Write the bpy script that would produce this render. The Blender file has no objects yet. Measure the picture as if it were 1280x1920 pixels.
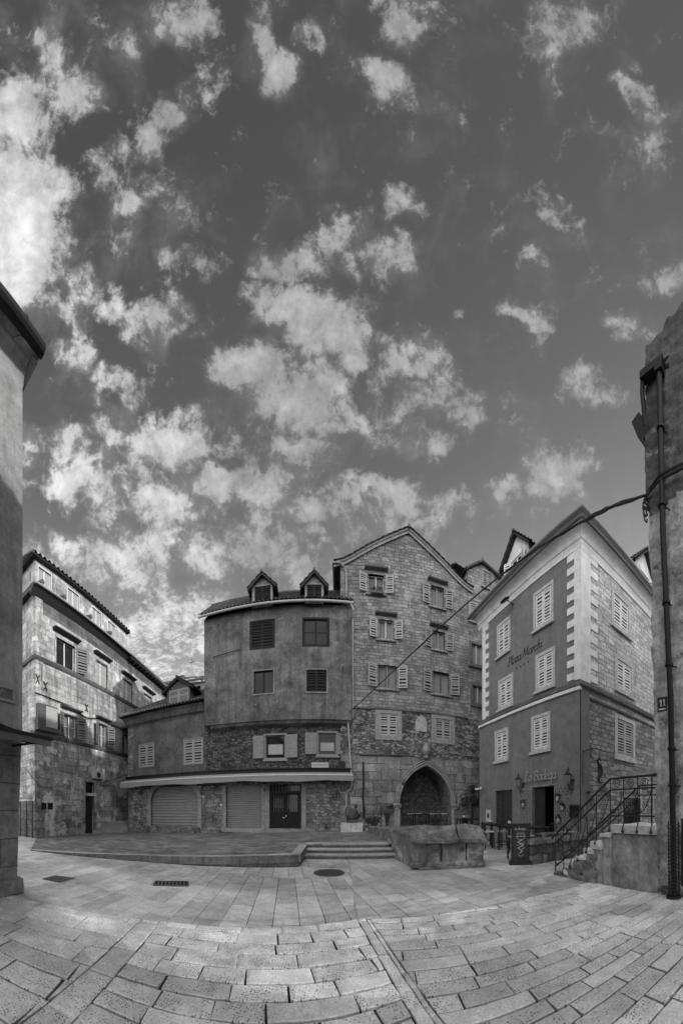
import bpy, math, random
from mathutils import Matrix, Vector, noise
random.seed(7)
R = math.radians
sc = bpy.context.scene
COL = sc.collection
# ---------------------------------------------------------------- camera model (cylindrical panorama)
FP, HY, EYE = 520.0, 1520.0, 1.65          # pixels per radian, horizon row, eye height

def th(x): return (x-640)/FP
def gp(x, y, z=0.0):
    d = (EYE-z)*FP/(y-HY); t = th(x)
    return (d*math.sin(t), d*math.cos(t))
def pz(x, y, X, Y): return EYE+(HY-y)/FP*math.hypot(X, Y)

class Wall:
    """vertical plane: local x runs right along it, local y into it, z up"""
    def __init__(s, D, deg):
        s.D, s.t = D, R(deg)
        s.o = (D*math.sin(s.t), D*math.cos(s.t))
        s.M = Matrix.Translation((s.o[0], s.o[1], 0)) @ Matrix.Rotation(-s.t, 4, 'Z')
    def u(s, x): return s.D*math.tan(th(x)-s.t)
    def z(s, x, y): return EYE+(HY-y)/FP*s.D/math.cos(th(x)-s.t)
    def w(s, u, v=0, z=0): return s.M @ Vector((u, v, z))
    def rect(s, xl, xr, yt, yb):            # yt, yb read at the left edge
        return s.u(xl), s.u(xr), s.z(xl, yb), s.z(xl, yt)

# ---------------------------------------------------------------- mesh builder
class G:
    def __init__(s): s.V, s.F, s.I, s.T = [], [], [], []
    def face(s, pts, mi=0, t=0.5):
        b = len(s.V); s.V += [tuple(p) for p in pts]
        s.F.append(tuple(range(b, b+len(pts)))); s.I.append(mi); s.T.append(t)
    def box(s, x0, x1, y0, y1, z0, z1, mi=0, t=0.5, M=None):
        b = len(s.V)
        P = [(x0,y0,z0),(x1,y0,z0),(x1,y1,z0),(x0,y1,z0),(x0,y0,z1),(x1,y0,z1),(x1,y1,z1),(x0,y1,z1)]
        if M: P = [tuple(M @ Vector(p)) for p in P]
        s.V += P
        for f in ((0,3,2,1),(4,5,6,7),(0,1,5,4),(1,2,6,5),(2,3,7,6),(3,0,4,7)):
            s.F.append(tuple(b+i for i in f)); s.I.append(mi); s.T.append(t)
    def prism(s, poly, y0, y1, mi=0, t=0.5):   # poly of (x, z), swept along y
        n = len(poly); b = len(s.V)
        s.V += [(p[0], y0, p[1]) for p in poly]+[(p[0], y1, p[1]) for p in poly]
        s.F.append(tuple(b+i for i in range(n))); s.F.append(tuple(b+n+i for i in reversed(range(n))))
        for i in range(n):
            j = (i+1) % n; s.F.append((b+i, b+n+i, b+n+j, b+j))
        s.I += [mi]*(n+2); s.T += [t]*(n+2)
    def sweep(s, prof, x0, x1, mi=0, t=0.5):   # prof of (y, z), swept along x
        n = len(prof); b = len(s.V)
        s.V += [(x0, p[0], p[1]) for p in prof]+[(x1, p[0], p[1]) for p in prof]
        s.F.append(tuple(b+i for i in reversed(range(n)))); s.F.append(tuple(b+n+i for i in range(n)))
        for i in range(n):
            j = (i+1) % n; s.F.append((b+i, b+j, b+n+j, b+n+i))
        s.I += [mi]*(n+2); s.T += [t]*(n+2)
    def tube(s, pts, r, n=6, mi=0, t=0.5):
        pts = [Vector(p) for p in pts]; rings = []
        rr = r if isinstance(r, (list, tuple)) else [r]*len(pts)
        for i, p in enumerate(pts):
            d = (pts[min(i+1, len(pts)-1)]-pts[max(i-1, 0)])
            d = d.normalized() if d.length > 1e-9 else Vector((0,0,1))
            a = d.cross(Vector((0,0,1)) if abs(d.z) < .9 else Vector((1,0,0))).normalized(); c = d.cross(a)
            b = len(s.V)
            s.V += [tuple(p+(a*math.cos(k*2*math.pi/n)+c*math.sin(k*2*math.pi/n))*rr[i]) for k in range(n)]
            rings.append(b)
        for a, b in zip(rings, rings[1:]):
            for k in range(n):
                q = (k+1) % n; s.F.append((a+k, a+q, b+q, b+k)); s.I.append(mi); s.T.append(t)
        s.F.append(tuple(rings[0]+k for k in reversed(range(n)))); s.F.append(tuple(rings[-1]+k for k in range(n)))
        s.I += [mi]*2; s.T += [t]*2
    def lathe(s, prof, c=(0,0,0), n=12, mi=0, t=0.5):
        rings = []
        for r, z in prof:
            b = len(s.V); rings.append(b)
            s.V += [(c[0]+r*math.cos(k*2*math.pi/n), c[1]+r*math.sin(k*2*math.pi/n), c[2]+z) for k in range(n)]
        for a, b in zip(rings, rings[1:]):
            for k in range(n):
                q = (k+1) % n; s.F.append((a+k, a+q, b+q, b+k)); s.I.append(mi); s.T.append(t)
        s.F.append(tuple(rings[0]+k for k in reversed(range(n)))); s.F.append(tuple(rings[-1]+k for k in range(n)))
        s.I += [mi]*2; s.T += [t]*2
    def rough(s, x0, x1, y0, y1, z0, z1, step=.12, amp=.03, M=None, mi=0, t=0.5, top=None, fr=2.2):
        """box with a subdivided, worn surface; top(x,y) may reshape the upper face"""
        nx, ny, nz = [max(1, int(round((b-a)/step))) for a, b in ((x0,x1),(y0,y1),(z0,z1))]
        idx = {}
        def vid(i, j, k):
            if (i,j,k) not in idx:
                x, y, z = x0+(x1-x0)*i/nx, y0+(y1-y0)*j/ny, z0+(z1-z0)*k/nz
                if top: z = z0+(top(x, y)-z0)*k/nz
                e = (i in (0,nx))+(j in (0,ny))+(k in (0,nz))
                n = noise.noise_vector(Vector((x+t*9, y, z))*fr)+.5*noise.noise_vector(Vector((x, y+t*5, z))*fr*3)
                c = Vector(((x0+x1)/2-x, (y0+y1)/2-y, (z0+z1)/2-z)).normalized()
                p = Vector((x,y,z))+n*amp+c*amp*(.0, .0, .7, 1.4)[e]
                if k == 0: p.z = z0
                if M: p = M @ p
                idx[(i,j,k)] = len(s.V); s.V.append(tuple(p))
            return idx[(i,j,k)]
        def q(a, b, c, d): s.F.append((vid(*a), vid(*b), vid(*c), vid(*d))); s.I.append(mi); s.T.append(t)
        for i in range(nx):
            for j in range(ny):
                q((i,j,0),(i,j+1,0),(i+1,j+1,0),(i+1,j,0)); q((i,j,nz),(i+1,j,nz),(i+1,j+1,nz),(i,j+1,nz))
            for k in range(nz):
                q((i,0,k),(i+1,0,k),(i+1,0,k+1),(i,0,k+1)); q((i,ny,k),(i,ny,k+1),(i+1,ny,k+1),(i+1,ny,k))
        for j in range(ny):
            for k in range(nz):
                q((0,j,k),(0,j,k+1),(0,j+1,k+1),(0,j+1,k)); q((nx,j,k),(nx,j+1,k),(nx,j+1,k+1),(nx,j,k+1))
    def panel(s, u0, u1, z0, z1, holes=(), depth=.25, mi=0, y=0.0, rmi=None):
        """wall face at y with rectangular holes and their reveals"""
        us = sorted({u0, u1, *[min(max(h[k], u0), u1) for h in holes for k in (0,1)]})
        zs = sorted({z0, z1, *[min(max(h[k], z0), z1) for h in holes for k in (2,3)]})
        for a, b in zip(us, us[1:]):
            for c, d in zip(zs, zs[1:]):
                m, n = (a+b)/2, (c+d)/2
                if any(h[0] < m < h[1] and h[2] < n < h[3] for h in holes): continue
                s.face([(a,y,c),(b,y,c),(b,y,d),(a,y,d)], mi)
        rm = mi if rmi is None else rmi
        for h in holes:
            a, b, c, d = h[:4]; e = y+(h[4] if len(h) > 4 else depth)
            s.face([(a,y,c),(a,y,d),(a,e,d),(a,e,c)], rm); s.face([(b,y,c),(b,e,c),(b,e,d),(b,y,d)], rm)
            s.face([(a,y,d),(b,y,d),(b,e,d),(a,e,d)], rm); s.face([(a,y,c),(a,e,c),(b,e,c),(b,y,c)], rm)
    def build(s, name, mats, parent=None, M=None, smooth=False):
        me = bpy.data.meshes.new(name); me.from_pydata(s.V, [], s.F)
        for m in (mats if isinstance(mats, (list, tuple)) else [mats]): me.materials.append(m)
        if any(s.I): me.polygons.foreach_set('material_index', s.I)
        at = me.attributes.new('tint', 'FLOAT', 'FACE'); at.data.foreach_set('value', s.T)
        if smooth: me.polygons.foreach_set('use_smooth', [True]*len(s.F))
        me.update()
        o = bpy.data.objects.new(name, me); COL.objects.link(o)
        if parent: o.parent = parent
        if M is not None: o.matrix_basis = M
        return o

def tag(o, label=None, cat=None, group=None, kind=None):
    if label: o['label'] = label
    if cat: o['category'] = cat
    if group: o['group'] = group
    if kind: o['kind'] = kind
    return o
def empty(name, loc, label, cat, group=None, rz=0):
    o = bpy.data.objects.new(name, None); COL.objects.link(o); o.location = loc; o.rotation_euler = (0,0,rz); o.empty_display_size = .2
    return tag(o, label, cat, group)
def inv(h): return Matrix.Translation(-Vector(h.location))
def kids(o): return [c for c in COL.objects if c.parent is o]
def copy_tree(o, parent=None):
    c = o.copy(); COL.objects.link(c)
    if parent: c.parent = parent
    for k in list(o.children): copy_tree(k, c)
    return c

# ---------------------------------------------------------------- materials
class N:
    """tiny node-graph helper"""
    def __init__(s, name):
        s.m = bpy.data.materials.new(name); s.m.use_nodes = True; s.t = s.m.node_tree
        s.b = s.t.nodes['Principled BSDF']; s._tc = None
    def n(s, typ, ins=None, **kw):
        x = s.t.nodes.new(typ)
        for k, v in kw.items(): setattr(x, k, v)
        for k, v in (ins or {}).items():
            if isinstance(v, bpy.types.NodeSocket): s.t.links.new(v, x.inputs[k])
            else: x.inputs[k].default_value = v
        return x
    def co(s):
        if not s._tc: s._tc = s.n('ShaderNodeTexCoord').outputs['Object']
        return s._tc
    def uv(s, sx=1, sz=1, floor=False):       # (x+y, z) of the wall, or (x, y) of a floor
        p = s.n('ShaderNodeSeparateXYZ', {0: s.co()})
        if floor: a, b = p.outputs[0], p.outputs[1]
        else: a, b = s.math('ADD', p.outputs[0], p.outputs[1]), p.outputs[2]
        return s.n('ShaderNodeCombineXYZ', {0: s.math('MULTIPLY', a, sx), 1: s.math('MULTIPLY', b, sz)}).outputs[0]
    def math(s, op, a, b=0.0, clamp=False):
        return s.n('ShaderNodeMath', {0: a, 1: b}, operation=op, use_clamp=clamp).outputs[0]
    def noise(s, vec, scale, detail=4, rough=.6, dist=0.0):
        return s.n('ShaderNodeTexNoise', {'Vector': vec, 'Scale': scale, 'Detail': detail, 'Roughness': rough, 'Distortion': dist}).outputs['Fac']
    def rng(s, v, a, b, c, d, clamp=True):
        return s.n('ShaderNodeMapRange', {0: v, 1: a, 2: b, 3: c, 4: d}, clamp=clamp).outputs[0]
    def warp(s, vec, scale, amt):
        nz = s.n('ShaderNodeTexNoise', {'Vector': vec, 'Scale': scale, 'Detail': 3.0}).outputs['Color']
        d = s.n('ShaderNodeVectorMath', {0: nz, 1: (.5,.5,.5)}, operation='SUBTRACT').outputs[0]
        d = s.n('ShaderNodeVectorMath', {0: d, 1: (amt,amt,amt)}, operation='MULTIPLY').outputs[0]
        return s.n('ShaderNodeVectorMath', {0: vec, 1: d}, operation='ADD').outputs[0]
    def mix(s, f, a, b):
        return s.n('ShaderNodeMix', {0: f, 2: a, 3: b}).outputs[0]
    def tint(s): return s.n('ShaderNodeAttribute', attribute_name='tint').outputs['Fac']
    def done(s, val, rough=.85, bump=None, bs=.3, bd=.02, spec=.3, metal=0.0):
        val = s.math('MAXIMUM', val, .004)
        s.t.links.new(val, s.b.inputs['Base Color'])
        if isinstance(rough, bpy.types.NodeSocket): s.t.links.new(rough, s.b.inputs['Roughness'])
        else: s.b.inputs['Roughness'].default_value = rough
        s.b.inputs['Specular IOR Level'].default_value = spec; s.b.inputs['Metallic'].default_value = metal
        if bump is not None:
            bn = s.n('ShaderNodeBump', {'Height': bump, 'Strength': bs, 'Distance': bd})
            s.t.links.new(bn.outputs[0], s.b.inputs['Normal'])
        return s.m

def m_plain(name, v, rough=.6, var=.15, scale=6, spec=.4, metal=0.0, bs=.1):
    k = N(name); n = k.noise(k.co(), scale, 5, .65)
    return k.done(k.rng(n, .25, .75, v*(1-var), v*(1+var)), rough, n, bs, .01, spec, metal)

def m_stucco(name, v, lo=.55, hi=1.3, scale=.55, streak=.35, patch=None, bs=.35, crack=.25, grain=7.0, gc=.3):
    k = N(name); co = k.co()
    a = k.rng(k.noise(co, scale, 7, .68, .4), .3, .7, lo, hi)
    b = k.rng(k.noise(k.warp(k.uv(), 1.5, .5), 2.6, 6, .7), .25, .75, .78, 1.2)
    st = k.rng(k.noise(k.uv(3.2, .22), 1.0, 5, .65), .42, .75, 1.0, 1.0-streak)
    fine = k.noise(co, 34, 3, .7); gr = k.rng(k.noise(co, grain, 5, .72, .3), .3, .7, 1-gc, 1+gc)
    v1 = k.math('MULTIPLY', k.math('MULTIPLY', a, b), k.math('MULTIPLY', k.math('MULTIPLY', st, gr), k.rng(fine, .3, .7, .85, 1.12)))
    cr = k.n('ShaderNodeTexVoronoi', {'Vector': k.warp(k.uv(), 1.2, .9), 'Scale': .55}, feature='DISTANCE_TO_EDGE').outputs['Distance']
    v1 = k.math('MULTIPLY', v1, k.rng(cr, 0, .012, 1-crack, 1))
    val = k.math('MULTIPLY', v1, v)
    if patch:                                  # areas where the coat fell off or was renewed: (value, threshold)
        pm = k.rng(k.noise(k.warp(co, 1.3, .4), 1.1, 8, .72), patch[1], patch[1]+.05, 0, 1)
        val = k.mix(pm, val, k.math('MULTIPLY', k.math('MULTIPLY', gr, k.rng(fine, .2, .8, .6, 1.3)), patch[0]))
    h = k.math('ADD', k.math('ADD', k.math('MULTIPLY', fine, .4), k.math('MULTIPLY', gr, .7)), b)
    return k.done(val, .9, h, bs, .02, .2)

def m_ashlar(name, c1, c2, mort, bw=.6, bh=.28, mw=.012, stain=(.6,1.2), warp=.03, streak=.3, bs=.5, sscale=.35, mixw=None, lightpatch=0):
    k = N(name); p = k.warp(k.uv(), 2.2, warp*2); co = k.co()
    def br(w, h, off):
        t = k.n('ShaderNodeTexBrick', {'Vector': p, 'Color1': (c1,)*3+(1,), 'Color2': (c2,)*3+(1,), 'Mortar': (mort,)*3+(1,), 'Scale': 1.0,
                'Mortar Size': mw, 'Mortar Smooth': .6, 'Bias': 0.0, 'Brick Width': w, 'Row Height': h}, offset=off, squash=1.35, squash_frequency=3, offset_frequency=2)
        return k.n('ShaderNodeRGBToBW', {0: t.outputs['Color']}).outputs[0], t.outputs['Fac']
    v, f = br(bw, bh, .42)
    if mixw:
        v2, f2 = br(mixw[0], mixw[1], .37)
        sel = k.rng(k.noise(co, .5, 3, .6), .46, .5, 0, 1)
        v, f = k.mix(sel, v, v2), k.mix(sel, f, f2)
    s1 = k.rng(k.noise(co, sscale, 8, .7, .3), .3, .7, stain[0], stain[1])
    s2 = k.rng(k.noise(k.uv(2.6, .3), 1.0, 6, .7), .4, .75, 1.05, 1-streak)
    fn = k.noise(co, 8, 8, .76)
    pits = k.rng(k.noise(co, 6, 5, .8), .6, .68, 1, .5)
    val = k.math('MULTIPLY', k.math('MULTIPLY', v, s1), k.math('MULTIPLY', s2, k.math('MULTIPLY', pits, k.rng(fn, .3, .7, .55, 1.45))))
    h = k.math('ADD', k.math('MULTIPLY', fn, .55), k.math('MULTIPLY', f, -.8))
    if lightpatch:                             # remains of plaster still clinging to the stone: (value, threshold)
        pm = k.rng(k.noise(k.warp(co, 1.1, .5), .75, 9, .74), lightpatch[1], lightpatch[1]+.035, 0, 1)
        val = k.mix(pm, val, k.math('MULTIPLY', k.math('MULTIPLY', s2, k.rng(fn, .2, .8, .75, 1.15)), lightpatch[0])); h = k.math('ADD', h, k.math('MULTIPLY', pm, .8))
    return k.done(val, .9, h, bs, .03, .2)

def m_rubble(name, c1, c2, mort, sx=3.2, sz=5.0, stain=(.6,1.25), bs=.8, thick=.06):
    k = N(name); p = k.warp(k.uv(sx, sz), .9, .5); co = k.co()
    vo = k.n('ShaderNodeTexVoronoi', {'Vector': p, 'Scale': 1.0, 'Randomness': .95})
    ed = k.n('ShaderNodeTexVoronoi', {'Vector': p, 'Scale': 1.0, 'Randomness': .95}, feature='DISTANCE_TO_EDGE').outputs['Distance']
    r = k.n('ShaderNodeSeparateColor', {0: vo.outputs['Color']}).outputs[0]
    v = k.math('ADD', k.math('MULTIPLY', r, c2-c1), c1)
    e = k.rng(ed, thick*.3, thick*1.6, 0, 1)
    v = k.mix(e, mort, v)
    fn = k.noise(co, 9, 7, .75)
    val = k.math('MULTIPLY', v, k.math('MULTIPLY', k.rng(k.noise(co, .45, 7, .7), .3, .7, stain[0], stain[1]), k.rng(fn, .3, .7, .55, 1.45)))
    return k.done(val, .92, k.math('ADD', k.math('MULTIPLY', fn, .4), e), bs, .05, .2)

def m_paving(name, v, dots=True, var=.3, speck=.5, dscale=20):
    k = N(name); co = k.co(); t = k.tint()
    a = k.rng(t, 0, 1, 1-var, 1+var)
    b = k.rng(k.noise(co, .7, 7, .7, .3), .3, .7, .65, 1.3)
    c = k.noise(co, 38, 5, .75)
    g = k.rng(k.noise(co, 5, 6, .75), .3, .7, .8, 1.15)
    val = k.math('MULTIPLY', k.math('MULTIPLY', a, b), k.math('MULTIPLY', g, k.rng(c, .3, .7, .68, 1.28)))
    st_ = k.rng(k.noise(k.warp(co, 1.5, .6), .9, 8, .75, .5), .52, .68, 1, .66)
    val = k.math('MULTIPLY', val, k.math('MULTIPLY', st_, v))
    h = k.math('MULTIPLY', c, .25)
    if dots:                                   # bush-hammered pecks, only on part of the stones
        w = k.warp(k.uv(floor=True), 5, .06)
        d = k.n('ShaderNodeTexVoronoi', {'Vector': w, 'Scale': dscale, 'Randomness': .5}).outputs['Distance']
        amt = k.math('MULTIPLY', k.rng(k.noise(co, 1.2, 4, .6), .34, .46, .6, 1), k.rng(k.math('FRACT', k.math('MULTIPLY', t, 7.3)), .08, .25, .2, 1))
        hole = k.rng(d, .16, .34, 1, 0)
        hole = k.math('MULTIPLY', hole, amt)
        val = k.math('MULTIPLY', val, k.rng(hole, 0, 1, 1, speck))
        h = k.math('ADD', h, k.math('MULTIPLY', hole, -.6))
    return k.done(val, k.rng(g, .8, 1.15, .72, .5), h, .45, .012, .35)

def m_tile(name, v):
    k = N(name); co = k.co()
    a = k.rng(k.noise(co, 5.5, 5, .75), .3, .7, .45, 1.5)
    b = k.rng(k.noise(co, .8, 5, .7), .3, .7, .7, 1.25)
    return k.done(k.math('MULTIPLY', k.math('MULTIPLY', a, b), v), .9, a, .4, .02, .2)

def m_glass(name, v=.014, alpha=1.0, rough=.05):
    k = N(name); n = k.noise(k.co(), 2.0, 2, .5)
    m = k.done(k.rng(n, .3, .7, v*.7, v*1.3), rough, n, .05, .02, .3)
    k.b.inputs['Alpha'].default_value = alpha
    return m

MT = {}
MT['frame'] = m_ashlar('pale_stone_trim', .30, .24, .2, 1.7, 2.3, .004, (.7,1.15), .02, .25, .3)
MT['trim_dark'] = m_ashlar('weathered_trim', .15, .1, .06, 1.1, 3.0, .006, (.55,1.2), .02, .3, .4)
MT['iron'] = m_plain('wrought_iron', .012, .55, .4, 12, .4)
MT['pipe'] = m_plain('dark_pipe_metal', .014, .55, .3, 5, .2)
MT['zinc'] = m_plain('zinc_gutter', .2, .45, .25, 4, .5)
MT['palezinc'] = m_plain('pale_gutter', .33, .5, .2, 4, .5)
MT['darkwood'] = m_plain('dark_brown_wood', .022, .65, .4, 9, .3, bs=.3)
MT['midwood'] = m_plain('weathered_wood', .09, .7, .35, 9, .3, bs=.3)
MT['white'] = m_plain('white_paint', .62, .5, .1, 5, .4)
MT['sash'] = m_plain('pale_painted_sash', .42, .5, .15, 5, .4)
MT['shut'] = m_plain('pale_grey_shutter_paint', .30, .6, .18, 5, .35)
MT['shutpale'] = m_plain('pale_letter_metal', .29, .5, .2, 6)
MT['shut2'] = m_plain('greyer_shutter_paint', .24, .65, .25, 4, .3)
MT['shut3'] = m_plain('chalky_shutter_paint', .35, .65, .22, 4, .3)
MT['shutgb'] = m_plain('grey_board_shutter_paint', .22, .65, .22, 5, .3)
MT['shutdull'] = m_plain('dull_shutter_paint', .19, .65, .25, 6, .3)
MT['shutpm'] = m_plain('white_shutter_paint', .58, .5, .1, 5, .4)
MT['glass'] = m_glass('dark_window_glass')
MT['clear'] = m_glass('clear_window_glass', .03, .3)
MT['curtain'] = m_plain('pale_curtain', .45, .9, .25, 14, .1, bs=.5)
MT['dark'] = m_plain('dark_interior', .012, .9, .3, 3, .1)
MT['tile'] = m_tile('old_clay_roof_tile', .10)
MT['awn'] = m_plain('awning_canvas', .27, .85, .12, 3, .1, bs=.2)
MT['awndk'] = m_plain('grey_awning_canvas', .13, .85, .2, 3, .1, bs=.2)
MT['rollup'] = m_plain('roller_shutter_metal', .25, .5, .14, 2.2, .4)
MT['marble'] = m_stucco('white_marble', .5, .75, 1.15, 1.2, .2, None, .2, .1)
MT['leaf'] = m_plain('dark_leaf', .05, .6, .5, 14, .3)
MT['pot'] = m_plain('dark_plant_pot', .05, .7, .3, 7, .3)
MT['bronze'] = m_plain('dark_bronze', .035, .42, .5, 6, .6)
MT['letter'] = m_plain('dark_lettering', .03, .6, .2, 9, .3)
MT['chalk'] = m_plain('chalk_lettering', .33, .8, .25, 9, .2)
MT['castiron'] = m_plain('worn_cast_iron', .05, .6, .4, 9, .3)
MT['lamp'] = m_plain('lamp_glass', .2, .25, .2, 6, .5)
# walls
MT['nl'] = m_stucco('smooth_worn_plaster', .29, .55, 1.35, .6, .35, None, .3, .05, 9, .2)
MT['nlbase'] = m_ashlar('big_base_blocks', .27, .2, .10, .95, .55, .014, (.6,1.2), .03, .35, .7)
MT['lb'] = m_ashlar('lit_limestone_ashlar', .66, .36, .15, .8, .38, .012, (.42,1.25), .03, .75, .7, .45, (.55,.33))
MT['lblow'] = m_ashlar('peeling_plaster_on_stone', .60, .30, .10, 1.0, .52, .016, (.35,1.3), .05, .6, .8, .5, (.7,.4), (.72,.52))
MT['lh'] = m_stucco('blotchy_grey_plaster', .105, .55, 1.6, .8, .2, (.17, .62), .4, .2)
MT['gb'] = m_stucco('stained_grey_plaster', .13, .38, 1.7, .75, .5, (.20, .60), .6, .15)
MT['gblow'] = m_rubble('dark_rubble_masonry', .03, .17, .05, 5.5, 10.0, (.55,1.35))
MT['shop'] = m_ashlar('shop_front_stone', .32, .12, .09, .52, .3, .02, (.45,1.5), .16, .4, 1.0, .7, (.3,.19), (.24,.57))
MT['ab'] = m_ashlar('grey_coursed_stone', .30, .16, .09, .43, .225, .014, (.55,1.45), .1, .3, 1.0, .42, (.33,.185))
MT['abmid'] = m_rubble('rough_rubble_band', .07, .27, .06, 3.4, 6.2, (.45,1.5), .9, .05)
MT['abbase'] = m_ashlar('large_base_ashlar', .30, .15, .07, 1.2, .7, .02, (.5,1.45), .08, .45, 1.0, .6, (.8,.5), (.22,.58))
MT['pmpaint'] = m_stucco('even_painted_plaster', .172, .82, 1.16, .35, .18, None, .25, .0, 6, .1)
MT['pmwhite'] = m_stucco('white_painted_plaster', .68, .86, 1.08, .5, .15, None, .15, .0, 6, .08)
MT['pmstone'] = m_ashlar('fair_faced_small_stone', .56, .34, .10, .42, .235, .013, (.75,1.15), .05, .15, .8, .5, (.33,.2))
MT['pmlow'] = m_ashlar('older_lower_stone', .32, .15, .06, .4, .25, .016, (.6,1.25), .07, .25, .9, .5, (.3,.19))
MT['nr'] = m_stucco('mouldy_old_plaster', .40, .22, 1.75, .9, .6, (.09, .56), 1.0, .1, 9, .42)
MT['stair'] = m_stucco('stained_stair_plaster', .26, .45, 1.6, 1.2, .3, (.36, .63), .6, .1)
MT['trough'] = m_stucco('weathered_limestone', .15, .3, 1.8, 1.9, .4, (.34, .58), 1.0, .15)
MT['lowwall'] = m_rubble('low_wall_rubble', .08, .2, .07, 2.2, 3.4)
MT['fore'] = m_paving('pecked_paving_stone', .66, True, .17, .18, 33)
MT['mid'] = m_paving('smooth_paving_slab', .41, True, .2, .6, 34)
MT['plat'] = m_paving('platform_paving_stone', .15, False, .45)
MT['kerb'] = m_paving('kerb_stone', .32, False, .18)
MT['dormerwall'] = m_stucco('grey_dormer_plaster', .20, .6, 1.3, 1.2, .3)
MT['lbdark'] = m_ashlar('dark_stone_under_eaves', .16, .10, .06, .8, .38, .012, (.4,1.5), .03, .5, .7, .6)  # darker ashlar for the band just below the cornice
MT['kerbside'] = m_ashlar('shaded_kerb_face', .19, .13, .08, 1.1, .3, .01, (.5,1.3), .03, .4, .6)  # upright kerb and step faces: their shade is put into the colour
MT['pmframe'] = m_ashlar('hotel_window_stone', .46, .38, .3, 1.3, 2.3, .006, (.75,1.12), .02, .15, .3)
MT['joint'] = m_plain('joint_dirt', .025, .95, .4, 9, .1)
MT['groundmat'] = m_stucco('distant_ground', .2, .8, 1.2, .2, .0, None, .1, 0)
# ---------------------------------------------------------------- shared architectural pieces
def leaf(g, x0, x1, z0, z1, y, th_=.04, style='louver', M=None, pitch=.105):
    if style == 'board':
        n = max(3, int((z1-z0)/.16)); h = (z1-z0)/n
        for i in range(n): g.box(x0, x1, y-th_, y, z0+i*h+.008, z0+(i+1)*h-.004, 0, .5, M)
        g.box(x0+.04, x1-.04, y, y+.012, z0, z1, 0, .5, M); return
    b = min(.07, (x1-x0)*.16)
    g.box(x0, x0+b, y-th_, y, z0, z1, 0, .5, M); g.box(x1-b, x1, y-th_, y, z0, z1, 0, .5, M)
    zm = z0+(z1-z0)*.56
    for a, c in ((z0, z0+b*1.2), (zm-b*.5, zm+b*.5), (z1-b, z1)): g.box(x0+b, x1-b, y-th_+.003, y-.003, a, c, 0, .5, M)
    for a, c in ((z0+b*1.2, zm-b*.5), (zm+b*.5, z1-b)):
        n = max(3, int((c-a)/pitch)); h = (c-a)/n
        for i in range(n):
            za = a+i*h+h*.3; g.box(x0+b, x1-b, y-th_*.9, y-th_*.45, za, za+h*.5, 0, .5, M)
    B = [(x0+b*.5, y-.006, z0+.02), (x1-b*.5, y-.006, z0+.02), (x1-b*.5, y-.006, z1-.02), (x0+b*.5, y-.006, z1-.02)]
    g.face([M @ Vector(p) for p in B] if M else B, 1)  # added dark sheet gives the slat gaps their shade

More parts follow.
